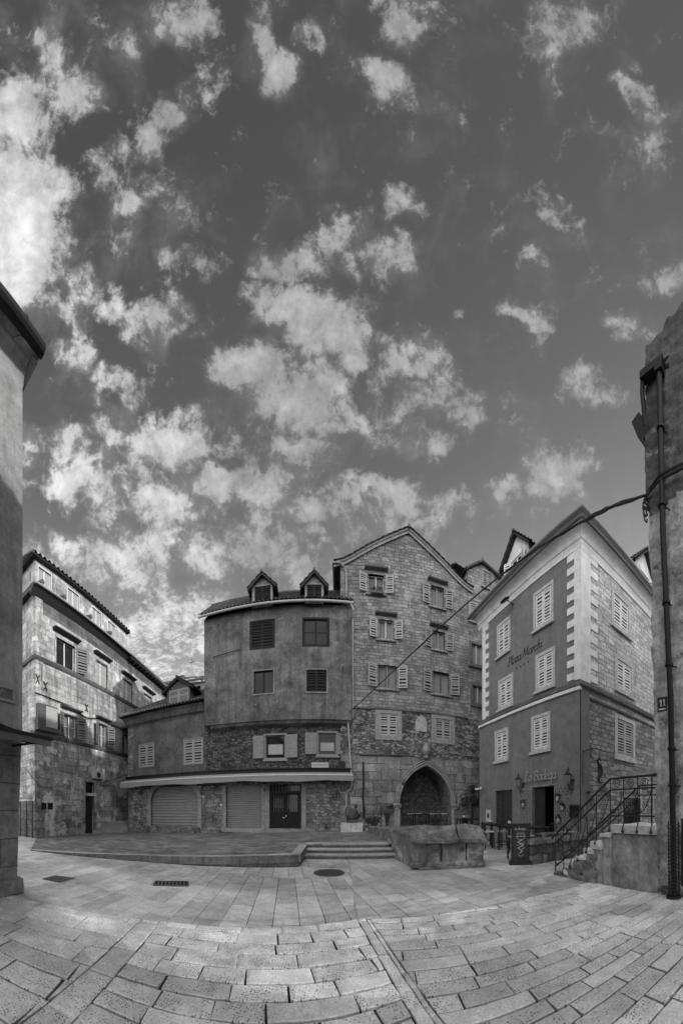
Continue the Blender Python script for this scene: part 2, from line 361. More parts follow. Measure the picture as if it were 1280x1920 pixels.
RS = random.Random(41)
def window(H, W, r, shut=None, leafm='shut', fr=None, frm='frame', proud=.03, sash='sash', pane='glass', hood=None, sill=True,
           depth=.22, bars=1, curtain=False, leafstyle='louver', leafw=None, mull=2, y=0.0, label=None, panel_half=False, ajar=0.0, hole=False):
    """window part: r = opening (u0,u1,z0,z1). fr = stone surround width. Returns the opening."""
    u0, u1, z0, z1 = r; w, h = u1-u0, z1-z0
    M = inv(H) @ W.M @ Matrix.Translation((u0, y, z0))
    g = G(); f = fr or .05
    if fr:
        g.box(-f, 0, -proud, depth, -f, h+f); g.box(w, w+f, -proud, depth, -f, h+f)
        g.box(0, w, -proud, depth, h, h+f); g.box(0, w, -proud-.01, depth, -f, 0)
    else:
        g.box(0, f, depth-.09, depth, 0, h); g.box(w-f, w, depth-.09, depth, 0, h)
        g.box(f, w-f, depth-.09, depth, h-f, h); g.box(f, w-f, depth-.09, depth, 0, f)
    if leafm == 'shut': leafm = RS.choice(('shut','shut2','shut3'))
    aj = (ajar+R(RS.uniform(0, 16)), ajar+R(RS.uniform(0, 16)))
    q_ = W.w(u0, 0, z0); pt_ = max(.075, .0086*q_.length)
    win = g.build('window', MT[frm if fr else sash], H, M)
    if label: win['label'] = label
    e = .0 if fr else f
    if shut != 'closed' or panel_half:
        g = G(); b = .045; yy = depth-.07
        n = mull; cw = (w-2*e)/n
        for i in range(n):
            a = e+i*cw
            g.box(a, a+b, yy, yy+.04, e, h-e); g.box(a+cw-b, a+cw, yy, yy+.04, e, h-e)
            g.box(a+b, a+cw-b, yy, yy+.04, e, e+b); g.box(a+b, a+cw-b, yy, yy+.04, h-e-b, h-e)
            for j in range(bars):
                zz = e+(h-2*e)*(j+1)/(bars+1); g.box(a+b, a+cw-b, yy+.005, yy+.03, zz-.014, zz+.014)
        g.build('sash', MT[sash], win)
    g = G(); g.face([(e, depth-.045, e), (w-e, depth-.045, e), (w-e, depth-.045, h-e), (e, depth-.045, h-e)])
    g.build('pane', MT['clear' if curtain else pane], win)
    if curtain:
        g = G(); n = 26
        for side in ((e, w*.42), (w*.58, w-e)) if curtain == 2 else ((e, w-e),):
            a, b = side
            xs = [a+(b-a)*i/n for i in range(n+1)]
            ys = [depth+.05+.025*math.sin(i*1.9)+.012*math.sin(i*.7) for i in range(n+1)]
            for i in range(n): g.face([(xs[i], ys[i], e), (xs[i+1], ys[i+1], e), (xs[i+1], ys[i+1], h-e), (xs[i], ys[i], h-e)])
        g.build('curtain', MT['curtain'], win)
    g = G(); g.face([(0, depth+.12, 0), (w, depth+.12, 0), (w, depth+.12, h), (0, depth+.12, h)])
    for q in ([(0,depth-.02,0),(0,depth+.12,0),(0,depth+.12,h),(0,depth-.02,h)], [(w,depth-.02,0),(w,depth-.02,h),(w,depth+.12,h),(w,depth+.12,0)]): g.face(q)
    g.build('dark_interior', MT['dark'], win)
    if shut == 'closed':
        for k in range(2):
            g = G(); a = w/2*k+.006; c = w/2*(k+1)-.006
            leaf(g, a, c, .012, h-.012, .05, .04, leafstyle, None, pt_); g.build('shutter', [MT[leafm], MT['dark']], win)
    elif shut in ('open', 'left', 'right'):
        lw = leafw or w/2+.02
        for k in (0, 1):
            if shut == 'left' and k == 1 or shut == 'right' and k == 0: continue
            g = G(); off = (f if fr else .02)
            if k == 0: M2 = Matrix.Translation((-off, -proud-.02, 0)) @ Matrix.Rotation(aj[0], 4, 'Z'); leaf(g, -lw, 0, 0, h, 0, .04, leafstyle, M2, pt_)
            else: M2 = Matrix.Translation((w+off, -proud-.02, 0)) @ Matrix.Rotation(-aj[1], 4, 'Z'); leaf(g, 0, lw, 0, h, 0, .04, leafstyle, M2, pt_)
            g.build('shutter', [MT[leafm], MT['dark']], win)
    if sill:
        g = G(); g.box(-f-.06, w+f+.06, -proud-.09, depth-.1 if not fr else -proud-.011, -f-.09 if fr else -.09, -f+.01 if fr else 0); g.build('sill', MT[frm], win)
    if hood:
        z = h+(f if fr else 0)+hood[0]; e2 = hood[1]; dp = hood[2]
        g = G(); g.sweep([(0, z), (-dp, z+.04), (-dp-.03, z+.11), (-dp*.6, z+.16), (0, z+.2)], -e2, w+e2); g.build('hood', MT[hood[3] if len(hood) > 3 else 'trim_dark'], win)
    return r

def tiles(g, a, b, c, d, tw=.24, rh=.36, r=.055, mi=0):
    """barrel-tile sheet: eave a->b, ridge d->c"""
    a, b, c, d = [Vector(p) for p in (a, b, c, d)]
    n = ((b-a).cross(d-a)).normalized()
    if n.z < 0: n = -n
    nc = max(2, int(max((b-a).length, (c-d).length)/tw)); nr = max(1, int(((d-a).length+(c-b).length)/2/rh))
    K = 6; rows = []
    for j in range(nr+1):
        for e in ((0, 1) if 0 < j < nr else ((1,) if j == 0 else (0,))):
            t = j/nr; lift = .045 if e else 0.0
            row = []
            for i in range(nc*K+1):
                s = i/(nc*K); p = a.lerp(b, s).lerp(d.lerp(c, s), t)
                ph = (i % K)/K
                hgt = r*(math.sin(math.pi*ph/.6) if ph < .6 else -.45*math.sin(math.pi*(ph-.6)/.4))
                jit = .018*noise.noise(Vector((i//K*1.7, j*2.3, a.x)))
                q = p+n*(hgt+lift+jit+.03); row.append(len(g.V)); g.V.append(tuple(q))
            rows.append(row)
    for ra, rb in zip(rows, rows[1:]):
        for i in range(len(ra)-1):
            g.F.append((ra[i], ra[i+1], rb[i+1], rb[i])); g.I.append(mi); g.T.append(.5)
    # under-sheet
    g.face([a, d, c, b], mi)

def ridge(g, p, q, r=.1, n=None):
    p, q = Vector(p), Vector(q); L = (q-p).length; k = max(1, int(L/.4))
    for i in range(k):
        a, b = p.lerp(q, i/k), p.lerp(q, (i+1)/k+.02)
        g.tube([a, b], [r, r*.86], 7)

def gutter(g, p, q, r=.075):
    p, q = Vector(p), Vector(q); g.tube([p, q], r, 8)
    L = (q-p).length
    for i in range(1, int(L/2.2)+1):
        m = p.lerp(q, min(.97, i*2.2/L)); d = (q-p).normalized()*.02; g.tube([m-d, m+d], r*1.2, 8)

def stroke(g, pts, w=.03, dep=.02, M=None, nib=None, round_=True):
    """flat lettering stroke on the wall plane (x right, z up), standing proud; nib=(wx,wz) broad-nib pen"""
    for (x0, z0), (x1, z1) in zip(pts, pts[1:]):
        if nib:
            ox, oz = nib
            P = [(x0-ox, z0-oz), (x1-ox, z1-oz), (x1+ox, z1+oz), (x0+ox, z0+oz)]
            L = math.hypot(x1-x0, z1-z0) or 1; tx, tz = -(z1-z0)/L*w, (x1-x0)/L*w
            g_poly(g, [(x0-tx, z0-tz), (x1-tx, z1-tz), (x1+tx, z1+tz), (x0+tx, z0+tz)], dep*.9, M)
            g_poly(g, P, dep, M)
        else:
            L = math.hypot(x1-x0, z1-z0) or 1; tx, tz = -(z1-z0)/L*w, (x1-x0)/L*w
            g_poly(g, [(x0-tx, z0-tz), (x1-tx, z1-tz), (x1+tx, z1+tz), (x0+tx, z0+tz)], dep, M)
def g_poly(g, P, dep, M=None):
    A = [Vector((p[0], -dep, p[1])) for p in P]; B = [Vector((p[0], 0, p[1])) for p in P]
    if M: A = [M @ v for v in A]; B = [M @ v for v in B]
    g.face(A); n = len(P)
    for i in range(n): j = (i+1) % n; g.face([A[i], B[i], B[j], A[j]])

def arc(cx, cz, rx, rz, a0, a1, n=10): return [(cx+rx*math.cos(R(a0+(a1-a0)*i/n)), cz+rz*math.sin(R(a0+(a1-a0)*i/n))) for i in range(n+1)]
LET = {   # single-stroke italic letters: (list of polylines, advance); x-height 1, cap 1.8
 'P': ([[(.1,0),(.35,1.8)], [(.1,1.65)]+arc(.35,1.32,.6,.48,110,-95,12)], 1.05),
 'L': ([[(.75,1.65)]+arc(.55,1.6,.2,.2,0,180,6)+[(.3,.9),(.15,.15)]+arc(.1,.1,.14,.1,60,300,8)+[(.5,.02),(.95,.12)]], 1.0),
 'M': ([[(0,.1),(.1,0),(.4,1.75),(.75,.25),(1.35,1.75),(1.4,.1),(1.55,.05),(1.65,.2)]], 1.7),
 'B': ([[(.15,0),(.4,1.8)], [(.15,1.65)]+arc(.5,1.35,.45,.42,100,-90,10)+arc(.48,.47,.52,.47,85,-110,12)], 1.1),
 'l': ([[(0,.3),(.3,1.2),(.42,1.75),(.3,1.85),(.2,1.5),(.15,.2),(.3,0),(.5,.2)]], .45),
 'a': ([arc(.4,.48,.38,.48,60,340,12), [(.75,.98),(.68,.15),(.8,0),(.98,.2)]], .9),
 'z': ([[(.1,.9),(.65,.95),(.1,.05),(.75,.1)]], .8),
 'r': ([[(.1,.85),(.25,.95),(.2,0)], [(.22,.55),(.4,.9),(.62,.92)]], .62),
 'c': ([arc(.42,.5,.38,.5,45,320,12)], .75),
 'h': ([[(.15,0),(.4,1.85)], [(.22,.5),(.45,.92),(.68,.85),(.62,.1),(.75,0),(.88,.15)]], .9),
 'i': ([[(.1,.8),(.25,.95),(.2,.1),(.32,0),(.45,.15)], [(.3,1.35),(.36,1.45)]], .45),
 'o': ([arc(.4,.5,.36,.5,70,430,14), [(.52,.98),(.85,.8)]], .85),
 'd': ([arc(.4,.48,.38,.48,50,340,12), [(.95,1.85),(.75,.15),(.88,0),(1.0,.15)]], .98),
 'e': ([[(.1,.45),(.6,.62)]+arc(.4,.55,.34,.44,10,200,8)+arc(.42,.42,.36,.42,180,320,8)], .8),
 'g': ([arc(.4,.5,.36,.48,50,340,12), [(.78,.95),(.7,-.45)]+arc(.4,-.5,.3,.35,0,-170,8)], .88),
 ' ': ([], .55),
}
def write(g, text, x, z, s, slant=.15, w=.03, dep=.02, M=None, nib=None):
    for ch in text:
        P, adv = LET[ch]
        for pl in P: stroke(g, [(x+(px+slant*pz_)*s, z+pz_*s) for px, pz_ in pl], w, dep, M, nib)
        x += adv*s
    return x
# ---------------------------------------------------------------- ground and paving
def zplat(X, Y): return max(.46+.03*min(X, 0)+.03*min(Y-10, 0), .015)
def clip(poly, a, b, c):                       # keep a*x+b*y <= c
    out = []
    for i in range(len(poly)):
        p, q = poly[i], poly[(i+1) % len(poly)]
        dp, dq = a*p[0]+b*p[1]-c, a*q[0]+b*q[1]-c
        if dp <= 0: out.append(p)
        if dp*dq < 0:
            t = dp/(dp-dq); out.append((p[0]+(q[0]-p[0])*t, p[1]+(q[1]-p[1])*t))
    return out
def area(p): return .5*sum(p[i][0]*p[(i+1) % len(p)][1]-p[(i+1) % len(p)][0]*p[i][1] for i in range(len(p)))
def inset(poly, d):
    n = len(poly); out = []
    for i in range(n):
        p0, p1, p2 = poly[i-1], poly[i], poly[(i+1) % n]
        a = Vector((p1[0]-p0[0], p1[1]-p0[1])); b = Vector((p2[0]-p1[0], p2[1]-p1[1]))
        if a.length < 1e-6 or b.length < 1e-6: return None
        a.normalize(); b.normalize()
        na, nb = Vector((-a.y, a.x)), Vector((-b.y, b.x)); m = na+nb
        if m.length < .2: return None
        m *= 1/max(.35, m.dot(na)); out.append((p1[0]+m.x*d, p1[1]+m.y*d))
    return out
def pave(name, poly, ang, rh, ln, gap, mat, zf=lambda x, y: 0.0, jit=.3, bev=.012, lean=.05, thick=.05, wob=.006, seed=1):
    rnd = random.Random(seed); g = G()
    ca, sa = math.cos(R(ang)), math.sin(R(ang))
    loc = [(p[0]*ca+p[1]*sa, -p[0]*sa+p[1]*ca) for p in poly]
    u0, u1 = min(p[0] for p in loc), max(p[0] for p in loc); v0, v1 = min(p[1] for p in loc), max(p[1] for p in loc)
    v = v0-rh*rnd.random()
    if area(poly) < 0: poly = poly[::-1]
    while v < v1:
        h = rh*(1+jit*(rnd.random()-.5)); u = u0-rnd.random()*ln[1]
        while u < u1:
            L = ln[0]+(ln[1]-ln[0])*rnd.random(); sk = lean*(rnd.random()-.5)
            q = [(u, v), (u+L, v), (u+L+sk, v+h), (u+sk*.6, v+h)]
            P = [(a*ca-b*sa, a*sa+b*ca) for a, b in q]
            for i in range(len(poly)):
                a, b = poly[i], poly[(i+1) % len(poly)]
                P = clip(P, b[1]-a[1], -(b[0]-a[0]), (b[1]-a[1])*a[0]-(b[0]-a[0])*a[1])
                if len(P) < 3: break
            if len(P) >= 3 and abs(area(P)) > .0008:
                # densify so the outline can wander a little
                D = []
                for i in range(len(P)):
                    a, b = P[i], P[(i+1) % len(P)]; k = max(1, int(math.hypot(b[0]-a[0], b[1]-a[1])/.16)) if wob > .004 else 1
                    D += [(a[0]+(b[0]-a[0])*j/k, a[1]+(b[1]-a[1])*j/k) for j in range(k)]
                o = inset(P, gap*.5*(.6+.8*rnd.random()))
                if not o or area(o) <= .0004: o = P if area(P) > 0 else P[::-1]
                if o:
                    D = []
                    for i in range(len(o)):
                        a, b = o[i], o[(i+1) % len(o)]; l = math.hypot(b[0]-a[0], b[1]-a[1]); k = max(1, int(l/.14)) if wob > .004 else 1
                        for j in range(k):
                            t_ = j/k; x, y = a[0]+(b[0]-a[0])*t_, a[1]+(b[1]-a[1])*t_
                            D.append((x+wob*(rnd.random()*2-1), y+wob*(rnd.random()*2-1)))
                    cx, cy = sum(p[0] for p in D)/len(D), sum(p[1] for p in D)/len(D)
                    tl = rnd.random(); dz = (rnd.random()-.5)*.006; tx, ty = (rnd.random()-.5)*.012, (rnd.random()-.5)*.012
                    zz = lambda x, y: zf(x, y)+dz+tx*(x-cx)+ty*(y-cy)
                    mn = min(math.hypot(p[0]-cx, p[1]-cy) for p in D); s = max(.5, 1-bev/max(mn, .03))
                    I = [(cx+(p[0]-cx)*s, cy+(p[1]-cy)*s) for p in D]
                    n = len(D); b0 = len(g.V)
                    g.V += [(p[0], p[1], zz(*p)-thick) for p in D]+[(p[0], p[1], zz(*p)-bev*.6) for p in D]+[(p[0], p[1], zz(*p)) for p in I]
                    for r_ in (0, n):
                        for i in range(n):
                            j = (i+1) % n; g.F.append((b0+r_+i, b0+r_+j, b0+r_+n+j, b0+r_+n+i)); g.I.append(0); g.T.append(tl)
                    g.F.append(tuple(b0+2*n+i for i in range(n))); g.I.append(0); g.T.append(tl)
            u += L
        v += h
    return tag(g.build(name, mat), kind='structure')

g = G(); S = 300
g.face([(-S,-S,-.03),(S,-S,-.03),(S,S,-.03),(-S,S,-.03)]); tag(g.build('ground', MT['joint']), kind='structure')
J1, J2 = gp(302, 1726), gp(670, 1723)
LF = gp(40, 1682.5); dl = Vector((LF[0]-J1[0], LF[1]-J1[1])).normalized()
PL_ = (J1[0]+dl.x*9, J1[1]+dl.y*9)
RF = gp(1081, 1660.5); dr = Vector((RF[0]-J2[0], RF[1]-J2[1])).normalized()
PR_ = (J2[0]+dr.x*8.5, J2[1]+dr.y*8.5)
bl = Vector((.66, -1.88)).normalized(); br = Vector((.31, -1.98)).normalized()
def al(p, d, t): return (p[0]+d.x*t, p[1]+d.y*t)
BW = .30
bl0 = al(J1, dl, BW); bl_e, bl0_e = al(J1, bl, 6), al(bl0, bl, 6)
br0 = al(J2, Vector((-dr.x, -dr.y)), .0); br1 = al(J2, dr, .19); br_e, br1_e = al(J2, br, 6.5), al(br1, br, 6.5)
pave('paving', [bl0, PL_, (PL_[0], -5), (bl0_e[0], -5), bl0_e], 27, .40, (.6, 1.15), .02, MT['fore'], seed=3, jit=.5, bev=.010, wob=.008, lean=.04)
pave('paving_band', [J1, bl0, bl0_e, bl_e], math.degrees(math.atan2(bl.y, bl.x)), .62, (.45, .95), .012, MT['fore'], seed=4, bev=.015)
pave('paving', [J2, J1, bl_e, br_e], 15.5, .245, (.42, .82), .02, MT['fore'], seed=5, jit=.45, bev=.011, wob=.009, lean=.01)
pave('paving_band', [br1, J2, br_e, br1_e], math.degrees(math.atan2(br.y, br.x)), .42, (.5, 1.1), .012, MT['fore'], seed=6, bev=.015)
pave('paving', [PR_, br1, br1_e, (PR_[0], br1_e[1])], -7.5, .205, (.42, .98), .018, MT['fore'], seed=7, jit=.25, bev=.009, wob=.006, lean=.01)
# smooth slabs of the square, up to the raised platform and on under the terrace tables
K0, K1, K2 = (-10.44, 5.05), (-6.17, 6.77), (-1.25, 8.07)
STY = 9.36
pave('plaza_slabs', [(J2[0]+.02, J2[1]-.1), PL_, K0, K1, (J2[0]+.02, K1[1])], 101, .39, (.6, 1.3), .01, MT['mid'], lambda x, y: -.008, seed=11, bev=.006, wob=.0, lean=.0, jit=.08)
pave('plaza_slabs', [(J2[0], K1[1]), K1, K2, (J2[0], K2[1])], 101, .39, (.6, 1.3), .01, MT['mid'], lambda x, y: -.008, seed=12, bev=.006, wob=.0, lean=.0, jit=.08)
pave('plaza_slabs', [(J2[0], K2[1]), K2, (K2[0], STY+.2), (J2[0], STY+.2)], 101, .39, (.6, 1.3), .009, MT['mid'], seed=13, bev=.006, wob=.0, lean=.0, jit=.08)
pave('plaza_slabs', [J2, (J2[0], STY+.2), (9.2, STY+.2), (9.2, 6.0), PR_], 104, .40, (.6, 1.3), .009, MT['mid'], seed=14, bev=.006, wob=.0, lean=.0, jit=.08)
pave('plaza_slabs', [(1.9, STY+.2), (1.9, 17), (9.2, 17), (9.2, STY+.2)], 104, .40, (.6, 1.3), .009, MT['mid'], seed=15, bev=.006, wob=.0, lean=.0, jit=.08)
g = G(); g.face([(9.2, 17, -.002), (9.2, 2, -.002), (26, 2, -.002), (26, 17, -.002)]); tag(g.build('alley_pavement', MT['mid']), kind='structure')
pave('pavement', [K0, (-15.6, 8.0), (-18, 8), (-18, -.8), PL_], 112, .42, (.5, 1.2), .011, MT['mid'], seed=16, bev=.006, wob=.0, lean=.02, jit=.2)
# raised platform
GLW = Wall(16.8, -6); ABW = Wall(16.7, 0); LBW = Wall(13.4, -100)
c1, c2 = GLW.w(-13.2), GLW.w(2.4)
pave('platform_paving', [K0, K1, (K1[0], 16.6), (-16.5, 16.6), (-15.6, 8.0)], -6, .21, (.3, .62), .012, MT['plat'], zplat, seed=21, bev=.006, wob=.0, jit=.15)
pave('platform_paving', [K1, (-1.3, 8.06), (-1.3, 17.2), (K1[0], 17.2)], -6, .21, (.3, .62), .012, MT['plat'], zplat, seed=22, bev=.006, wob=.0, jit=.15)
pave('platform_paving', [(-1.3, STY+.62), (1.86, STY+.62), (1.6, 17.2), (-1.3, 17.2)], -3, .22, (.35, .7), .012, MT['plat'], zplat, seed=23, bev=.006, wob=.0, jit=.15)
g = G()                                        # earth body below the platform slabs
def slab(poly, dz):
    top = [(p[0], p[1], max(zplat(*p)+dz, -.02)) for p in poly]; g.face(top)
    for i in range(len(poly)):
        a, b = top[i], top[(i+1) % len(top)]; g.face([a, (a[0], a[1], -.025), (b[0], b[1], -.025), b])
slab([(-10.2, 5.25), (-6.12, 6.92), (-1.42, 8.2), (-1.42, 17.2), (-16.5, 16.6), (-15.6, 8.0)], -.13); slab([(-1.42, STY+.7), (1.8, STY+.7), (1.5, 17.2), (-1.42, 17.2)], -.13)
tag(g.build('platform_base', MT['joint']), kind='structure')
g = G(); rnd = random.Random(5)                # kerb stones: worn slab edge over a darker riser
for A, B in ((K0, K1), (K1, K2), (K2, (-1.28, STY+.66))):
    A, B = Vector(A), Vector(B); L = (B-A).length; d = (B-A)/L; nn = Vector((d.y, -d.x)); p = 0
    if A == Vector(K2): nn = Vector((d.y, -d.x))
    while p < L-.05:
        q = min(L, p+.8+.5*rnd.random())
        if L-q < .3: q = L
        a, b = A+d*(p+.006), A+d*(q-.006)
        t = rnd.random(); za, zb = zplat(*a), zplat(*b)
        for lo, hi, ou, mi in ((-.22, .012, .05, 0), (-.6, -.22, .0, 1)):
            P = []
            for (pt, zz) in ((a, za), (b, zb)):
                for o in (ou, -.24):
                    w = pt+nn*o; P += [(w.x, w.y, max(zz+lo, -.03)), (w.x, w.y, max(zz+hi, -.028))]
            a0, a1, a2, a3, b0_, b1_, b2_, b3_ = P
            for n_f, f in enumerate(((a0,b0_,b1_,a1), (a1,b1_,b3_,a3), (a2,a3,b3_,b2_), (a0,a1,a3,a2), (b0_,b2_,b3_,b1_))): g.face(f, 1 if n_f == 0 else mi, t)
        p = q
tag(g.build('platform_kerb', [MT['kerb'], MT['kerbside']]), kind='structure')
g = G()
for i in range(3):
    z1 = zplat(0, 10)*(i+1)/3; y0 = STY+.31*i; x = -1.3; L = 3.16-.06*i
    while x < -1.3+L-.05:
        w = min(.9+.5*rnd.random(), -1.3+L-x)
        if -1.3+L-x-w < .35: w = -1.3+L-x
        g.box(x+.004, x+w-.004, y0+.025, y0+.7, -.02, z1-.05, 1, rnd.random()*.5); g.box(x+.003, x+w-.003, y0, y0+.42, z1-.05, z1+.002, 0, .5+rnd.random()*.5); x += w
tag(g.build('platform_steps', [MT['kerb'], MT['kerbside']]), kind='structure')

# ---------------------------------------------------------------- helpers for house bodies
def body(g, u0, u1, depth, z0, z1, mi=0, left=True, right=True, y0=0.0):
    """sides, back and top of a block whose front is a panel"""
    if left: g.face([(u0,y0,z0),(u0,y0,z1),(u0,depth,z1),(u0,depth,z0)], mi)
    if right: g.face([(u1,y0,z0),(u1,depth,z0),(u1,depth,z1),(u1,y0,z1)], mi)
    g.face([(u0,depth,z0),(u0,depth,z1),(u1,depth,z1),(u1,depth,z0)], mi)
    g.face([(u0,y0,z1),(u1,y0,z1),(u1,depth,z1),(u0,depth,z1)], mi)

# ---------------------------------------------------------------- tall sunlit house on the far left (LB)
W = LBW
H = empty('stone_house', W.w(9.97), 'tall sunlit stone house with a row of white attic windows and peeling lower walls', 'house')
MB = inv(H) @ W.M
at = [(10.25,11.25,15.30,16.52), (12.69,13.76,15.30,16.52), (15.16,16.16,15.38,16.55), (17.02,18.01,15.43,16.52)]
w2 = [(11.67,13.38,11.10,12.80), (15.59,16.92,11.10,12.90), (19.09,20.45,11.10,12.80), (22.5,24.0,11.1,12.8)]
w1 = [(12.37,13.51,6.55,8.02), (15.89,16.86,6.55,8.20), (19.1,20.1,6.55,8.10)]
dr_ = (14.37,15.41,-.1,3.72)
g = G()
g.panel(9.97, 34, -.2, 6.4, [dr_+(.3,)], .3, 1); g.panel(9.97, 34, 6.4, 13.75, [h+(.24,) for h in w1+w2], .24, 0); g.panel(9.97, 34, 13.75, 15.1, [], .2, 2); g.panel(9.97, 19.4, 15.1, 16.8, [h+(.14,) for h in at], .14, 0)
g.face([(9.97,0,-.2),(9.97,0,6.4),(9.97,9,6.4),(9.97,9,-.2)], 1); g.face([(9.97,0,6.4),(9.97,0,16.8),(9.97,9,16.8),(9.97,9,6.4)], 0)
g.face([(34,0,-.2),(34,9,-.2),(34,9,15.1),(34,0,15.1)]); g.face([(9.97,9,-.2),(9.97,9,16.8),(34,9,16.8),(34,9,-.2)]); g.face([(19.4,0,15.1),(19.4,9,15.1),(19.4,9,16.8),(19.4,0,16.8)])
g.face([(9.97,0,16.8),(19.4,0,16.8),(19.4,9,16.8),(9.97,9,16.8)])
g.build('wall', [MT['lb'], MT['lblow'], MT['lbdark']], H, MB)
g = G()                                        # corner pilaster strips and string courses
g.box(9.95, 10.55, -.05, .0, 6.55, 15.0); g.box(9.92, 9.97, .0, .6, 6.55, 15.0)
g.build('corner_pilaster', MT['lb'], H, MB)
for z, e, hh in ((6.28, .12, .2), (10.86, .14, .22)):
    g = G(); g.sweep([(0, z-hh*.6), (-e*.5, z-hh*.4), (-e, z+.02), (-e-.03, z+hh*.6), (0, z+hh*.75)], 9.86, 33.9)
    g.box(9.84, 9.97, .0, 8.8, z-hh*.3, z+hh*.7); g.build('string_course', MT['trim_dark'], H, MB)
g = G(); g.sweep([(0, 14.5), (-.1, 14.6), (-.34, 14.86), (-.42, 14.9), (-.42, 15.02), (0, 15.08)], 9.6, 19.5); g.box(9.6, 9.97, -.0, 8.8, 14.75, 15.05)
g.build('cornice', MT['darkwood'], H, MB)
g = G(); gutter(g, (9.7, -.5, 14.98), (33, -.5, 14.72), .06); g.build('gutter', MT['palezinc'], H, MB)
for u in (10.15, 11.95, 14.45, 16.75):         # stone spouts on the ledge
    g = G(); g.tube([(u, .0, 15.32), (u+.05, -.5, 15.22)], [.19, .15], 9); g.build('spout', MT['trim_dark'], H, MB)
g = G(); tiles(g, (9.7,-.28,16.88), (19.8,-.28,16.88), (19.8,5,19.0), (9.7,5,19.0), .36, .45, .075); tiles(g, (9.7,9.3,16.88), (9.7,-.28,16.88), (9.8,4.9,19.0), (9.8,5,19.0)); ridge(g, (9.68,-.28,16.94), (9.8,5,19.1), .09); rf = g.build('roof', MT['tile'], H, MB)
g = G(); g.box(9.66, 19.75, -.28, .1, 16.8, 16.86); g.box(9.66, 9.97, .1, 9, 16.8, 16.86); g.build('soffit', MT['darkwood'], rf)
g = G(); tiles(g, (19.42,-.55,14.78), (34.2,-.55,14.78), (34.2,5,17.2), (19.42,5,17.2)); rf = g.build('roof', MT['tile'], H, MB)
g = G(); g.box(19.5, 34, -.5, -.0, 14.58, 14.7)
for i in range(24): g.box(19.7+i*.6, 19.8+i*.6, -.46, .0, 14.44, 14.58)
g.build('soffit', MT['darkwood'], rf)
MT['blind'] = m_plain('pale_blind', .30, .8, .12, 5, .2)
for i, r in enumerate(at): window(H, W, r, frm='white', fr=.055, proud=.015, sash='white', pane='blind', depth=.14, bars=0, sill=False, label='white attic window with grey blinds')
for i, r in enumerate(w2):
    window(H, W, r, sash='white', pane='blind' if i else 'glass', fr=.1, frm='lb', depth=.22, bars=1 if i else 0, hood=(.22, .3, .34, 'darkwood'), shut='right' if i == 0 else None, leafm='shutdull', leafw=.85, ajar=.35, mull=2, curtain=False)
for i, r in enumerate(w1): window(H, W, r, sash='white', fr=.09, frm='trim_dark', depth=.22, shut='open', leafm='shutdull', leafw=.62, ajar=.3, hood=(.25, .35, .32), curtain=2)
u0, u1, z0, z1 = dr_
g = G(); f = .2; g.box(u0-f, u0, -.06, .12, -.1, 3.95); g.box(u1, u1+f, -.06, .12, -.1, 3.95); g.box(u0, u1, -.06, .12, 3.72, 3.95); g.box(u0, u1, -.05, .2, 2.72, 2.92); fr_ = g.build('door_frame', MT['lb'], H, MB)
g = G(); g.box(u0, u1, .22, .28, .0, 2.72)
for a in (u0+.06, (u0+u1)/2+.02):
    for c, d in ((.2, .95), (1.1, 2.6)): g.box(a, a+.42, .2, .225, c, d)
g.build('door', MT['darkwood'], fr_); g = G(); g.face([(u0,.24,2.9),(u1,.24,2.9),(u1,.24,3.72),(u0,.24,3.72)]); g.build('pane', MT['glass'], fr_)
g = G()                                        # small ventilation openings
for a in (10.45, 10.98): g = G(); g.box(a, a+.42, -.012, .02, 1.72, 2.14); [g.box(a+.03, a+.39, -.03, -.012, 1.75+j*.06, 1.78+j*.06) for j in range(6)]; g.build('vent', MT['iron'], H, MB)
g = G()                                        # curved iron wall anchors
for a, z in ((10.75, 9.35), (14.5, 8.95), (10.15, 9.6)):
    g = G()
    for s in (-1, 1): g.tube([(a+s*.15, -.06, z+.26), (a+s*.03, -.08, z+.1), (a, -.08, z), (a+s*.03, -.08, z-.1), (a+s*.14, -.06, z-.26)], .035, 6)
    g.build('wall_anchor', MT['iron'], H, MB)
g = G(); pts = [(9.95,-.06,8.75), (10.4,-.06,8.75), (11.6,-.07,8.68), (12.8,-.07,8.62), (13.9,-.05,8.35), (14.6,-.06,8.25), (15.6,-.05,8.5), (17,-.06,8.45), (19.5,-.05,8.5), (22,-.05,8.4)]
g.tube(pts, .028, 6); g.tube([(a, b-.03, c-.06) for a, b, c in pts], .016, 5); g.tube([(10.45,-.12,10.6),(10.45,-.1,9.8),(10.5,-.06,8.8)], .02, 5); g.build('wall_cable', MT['iron'], H, MB)
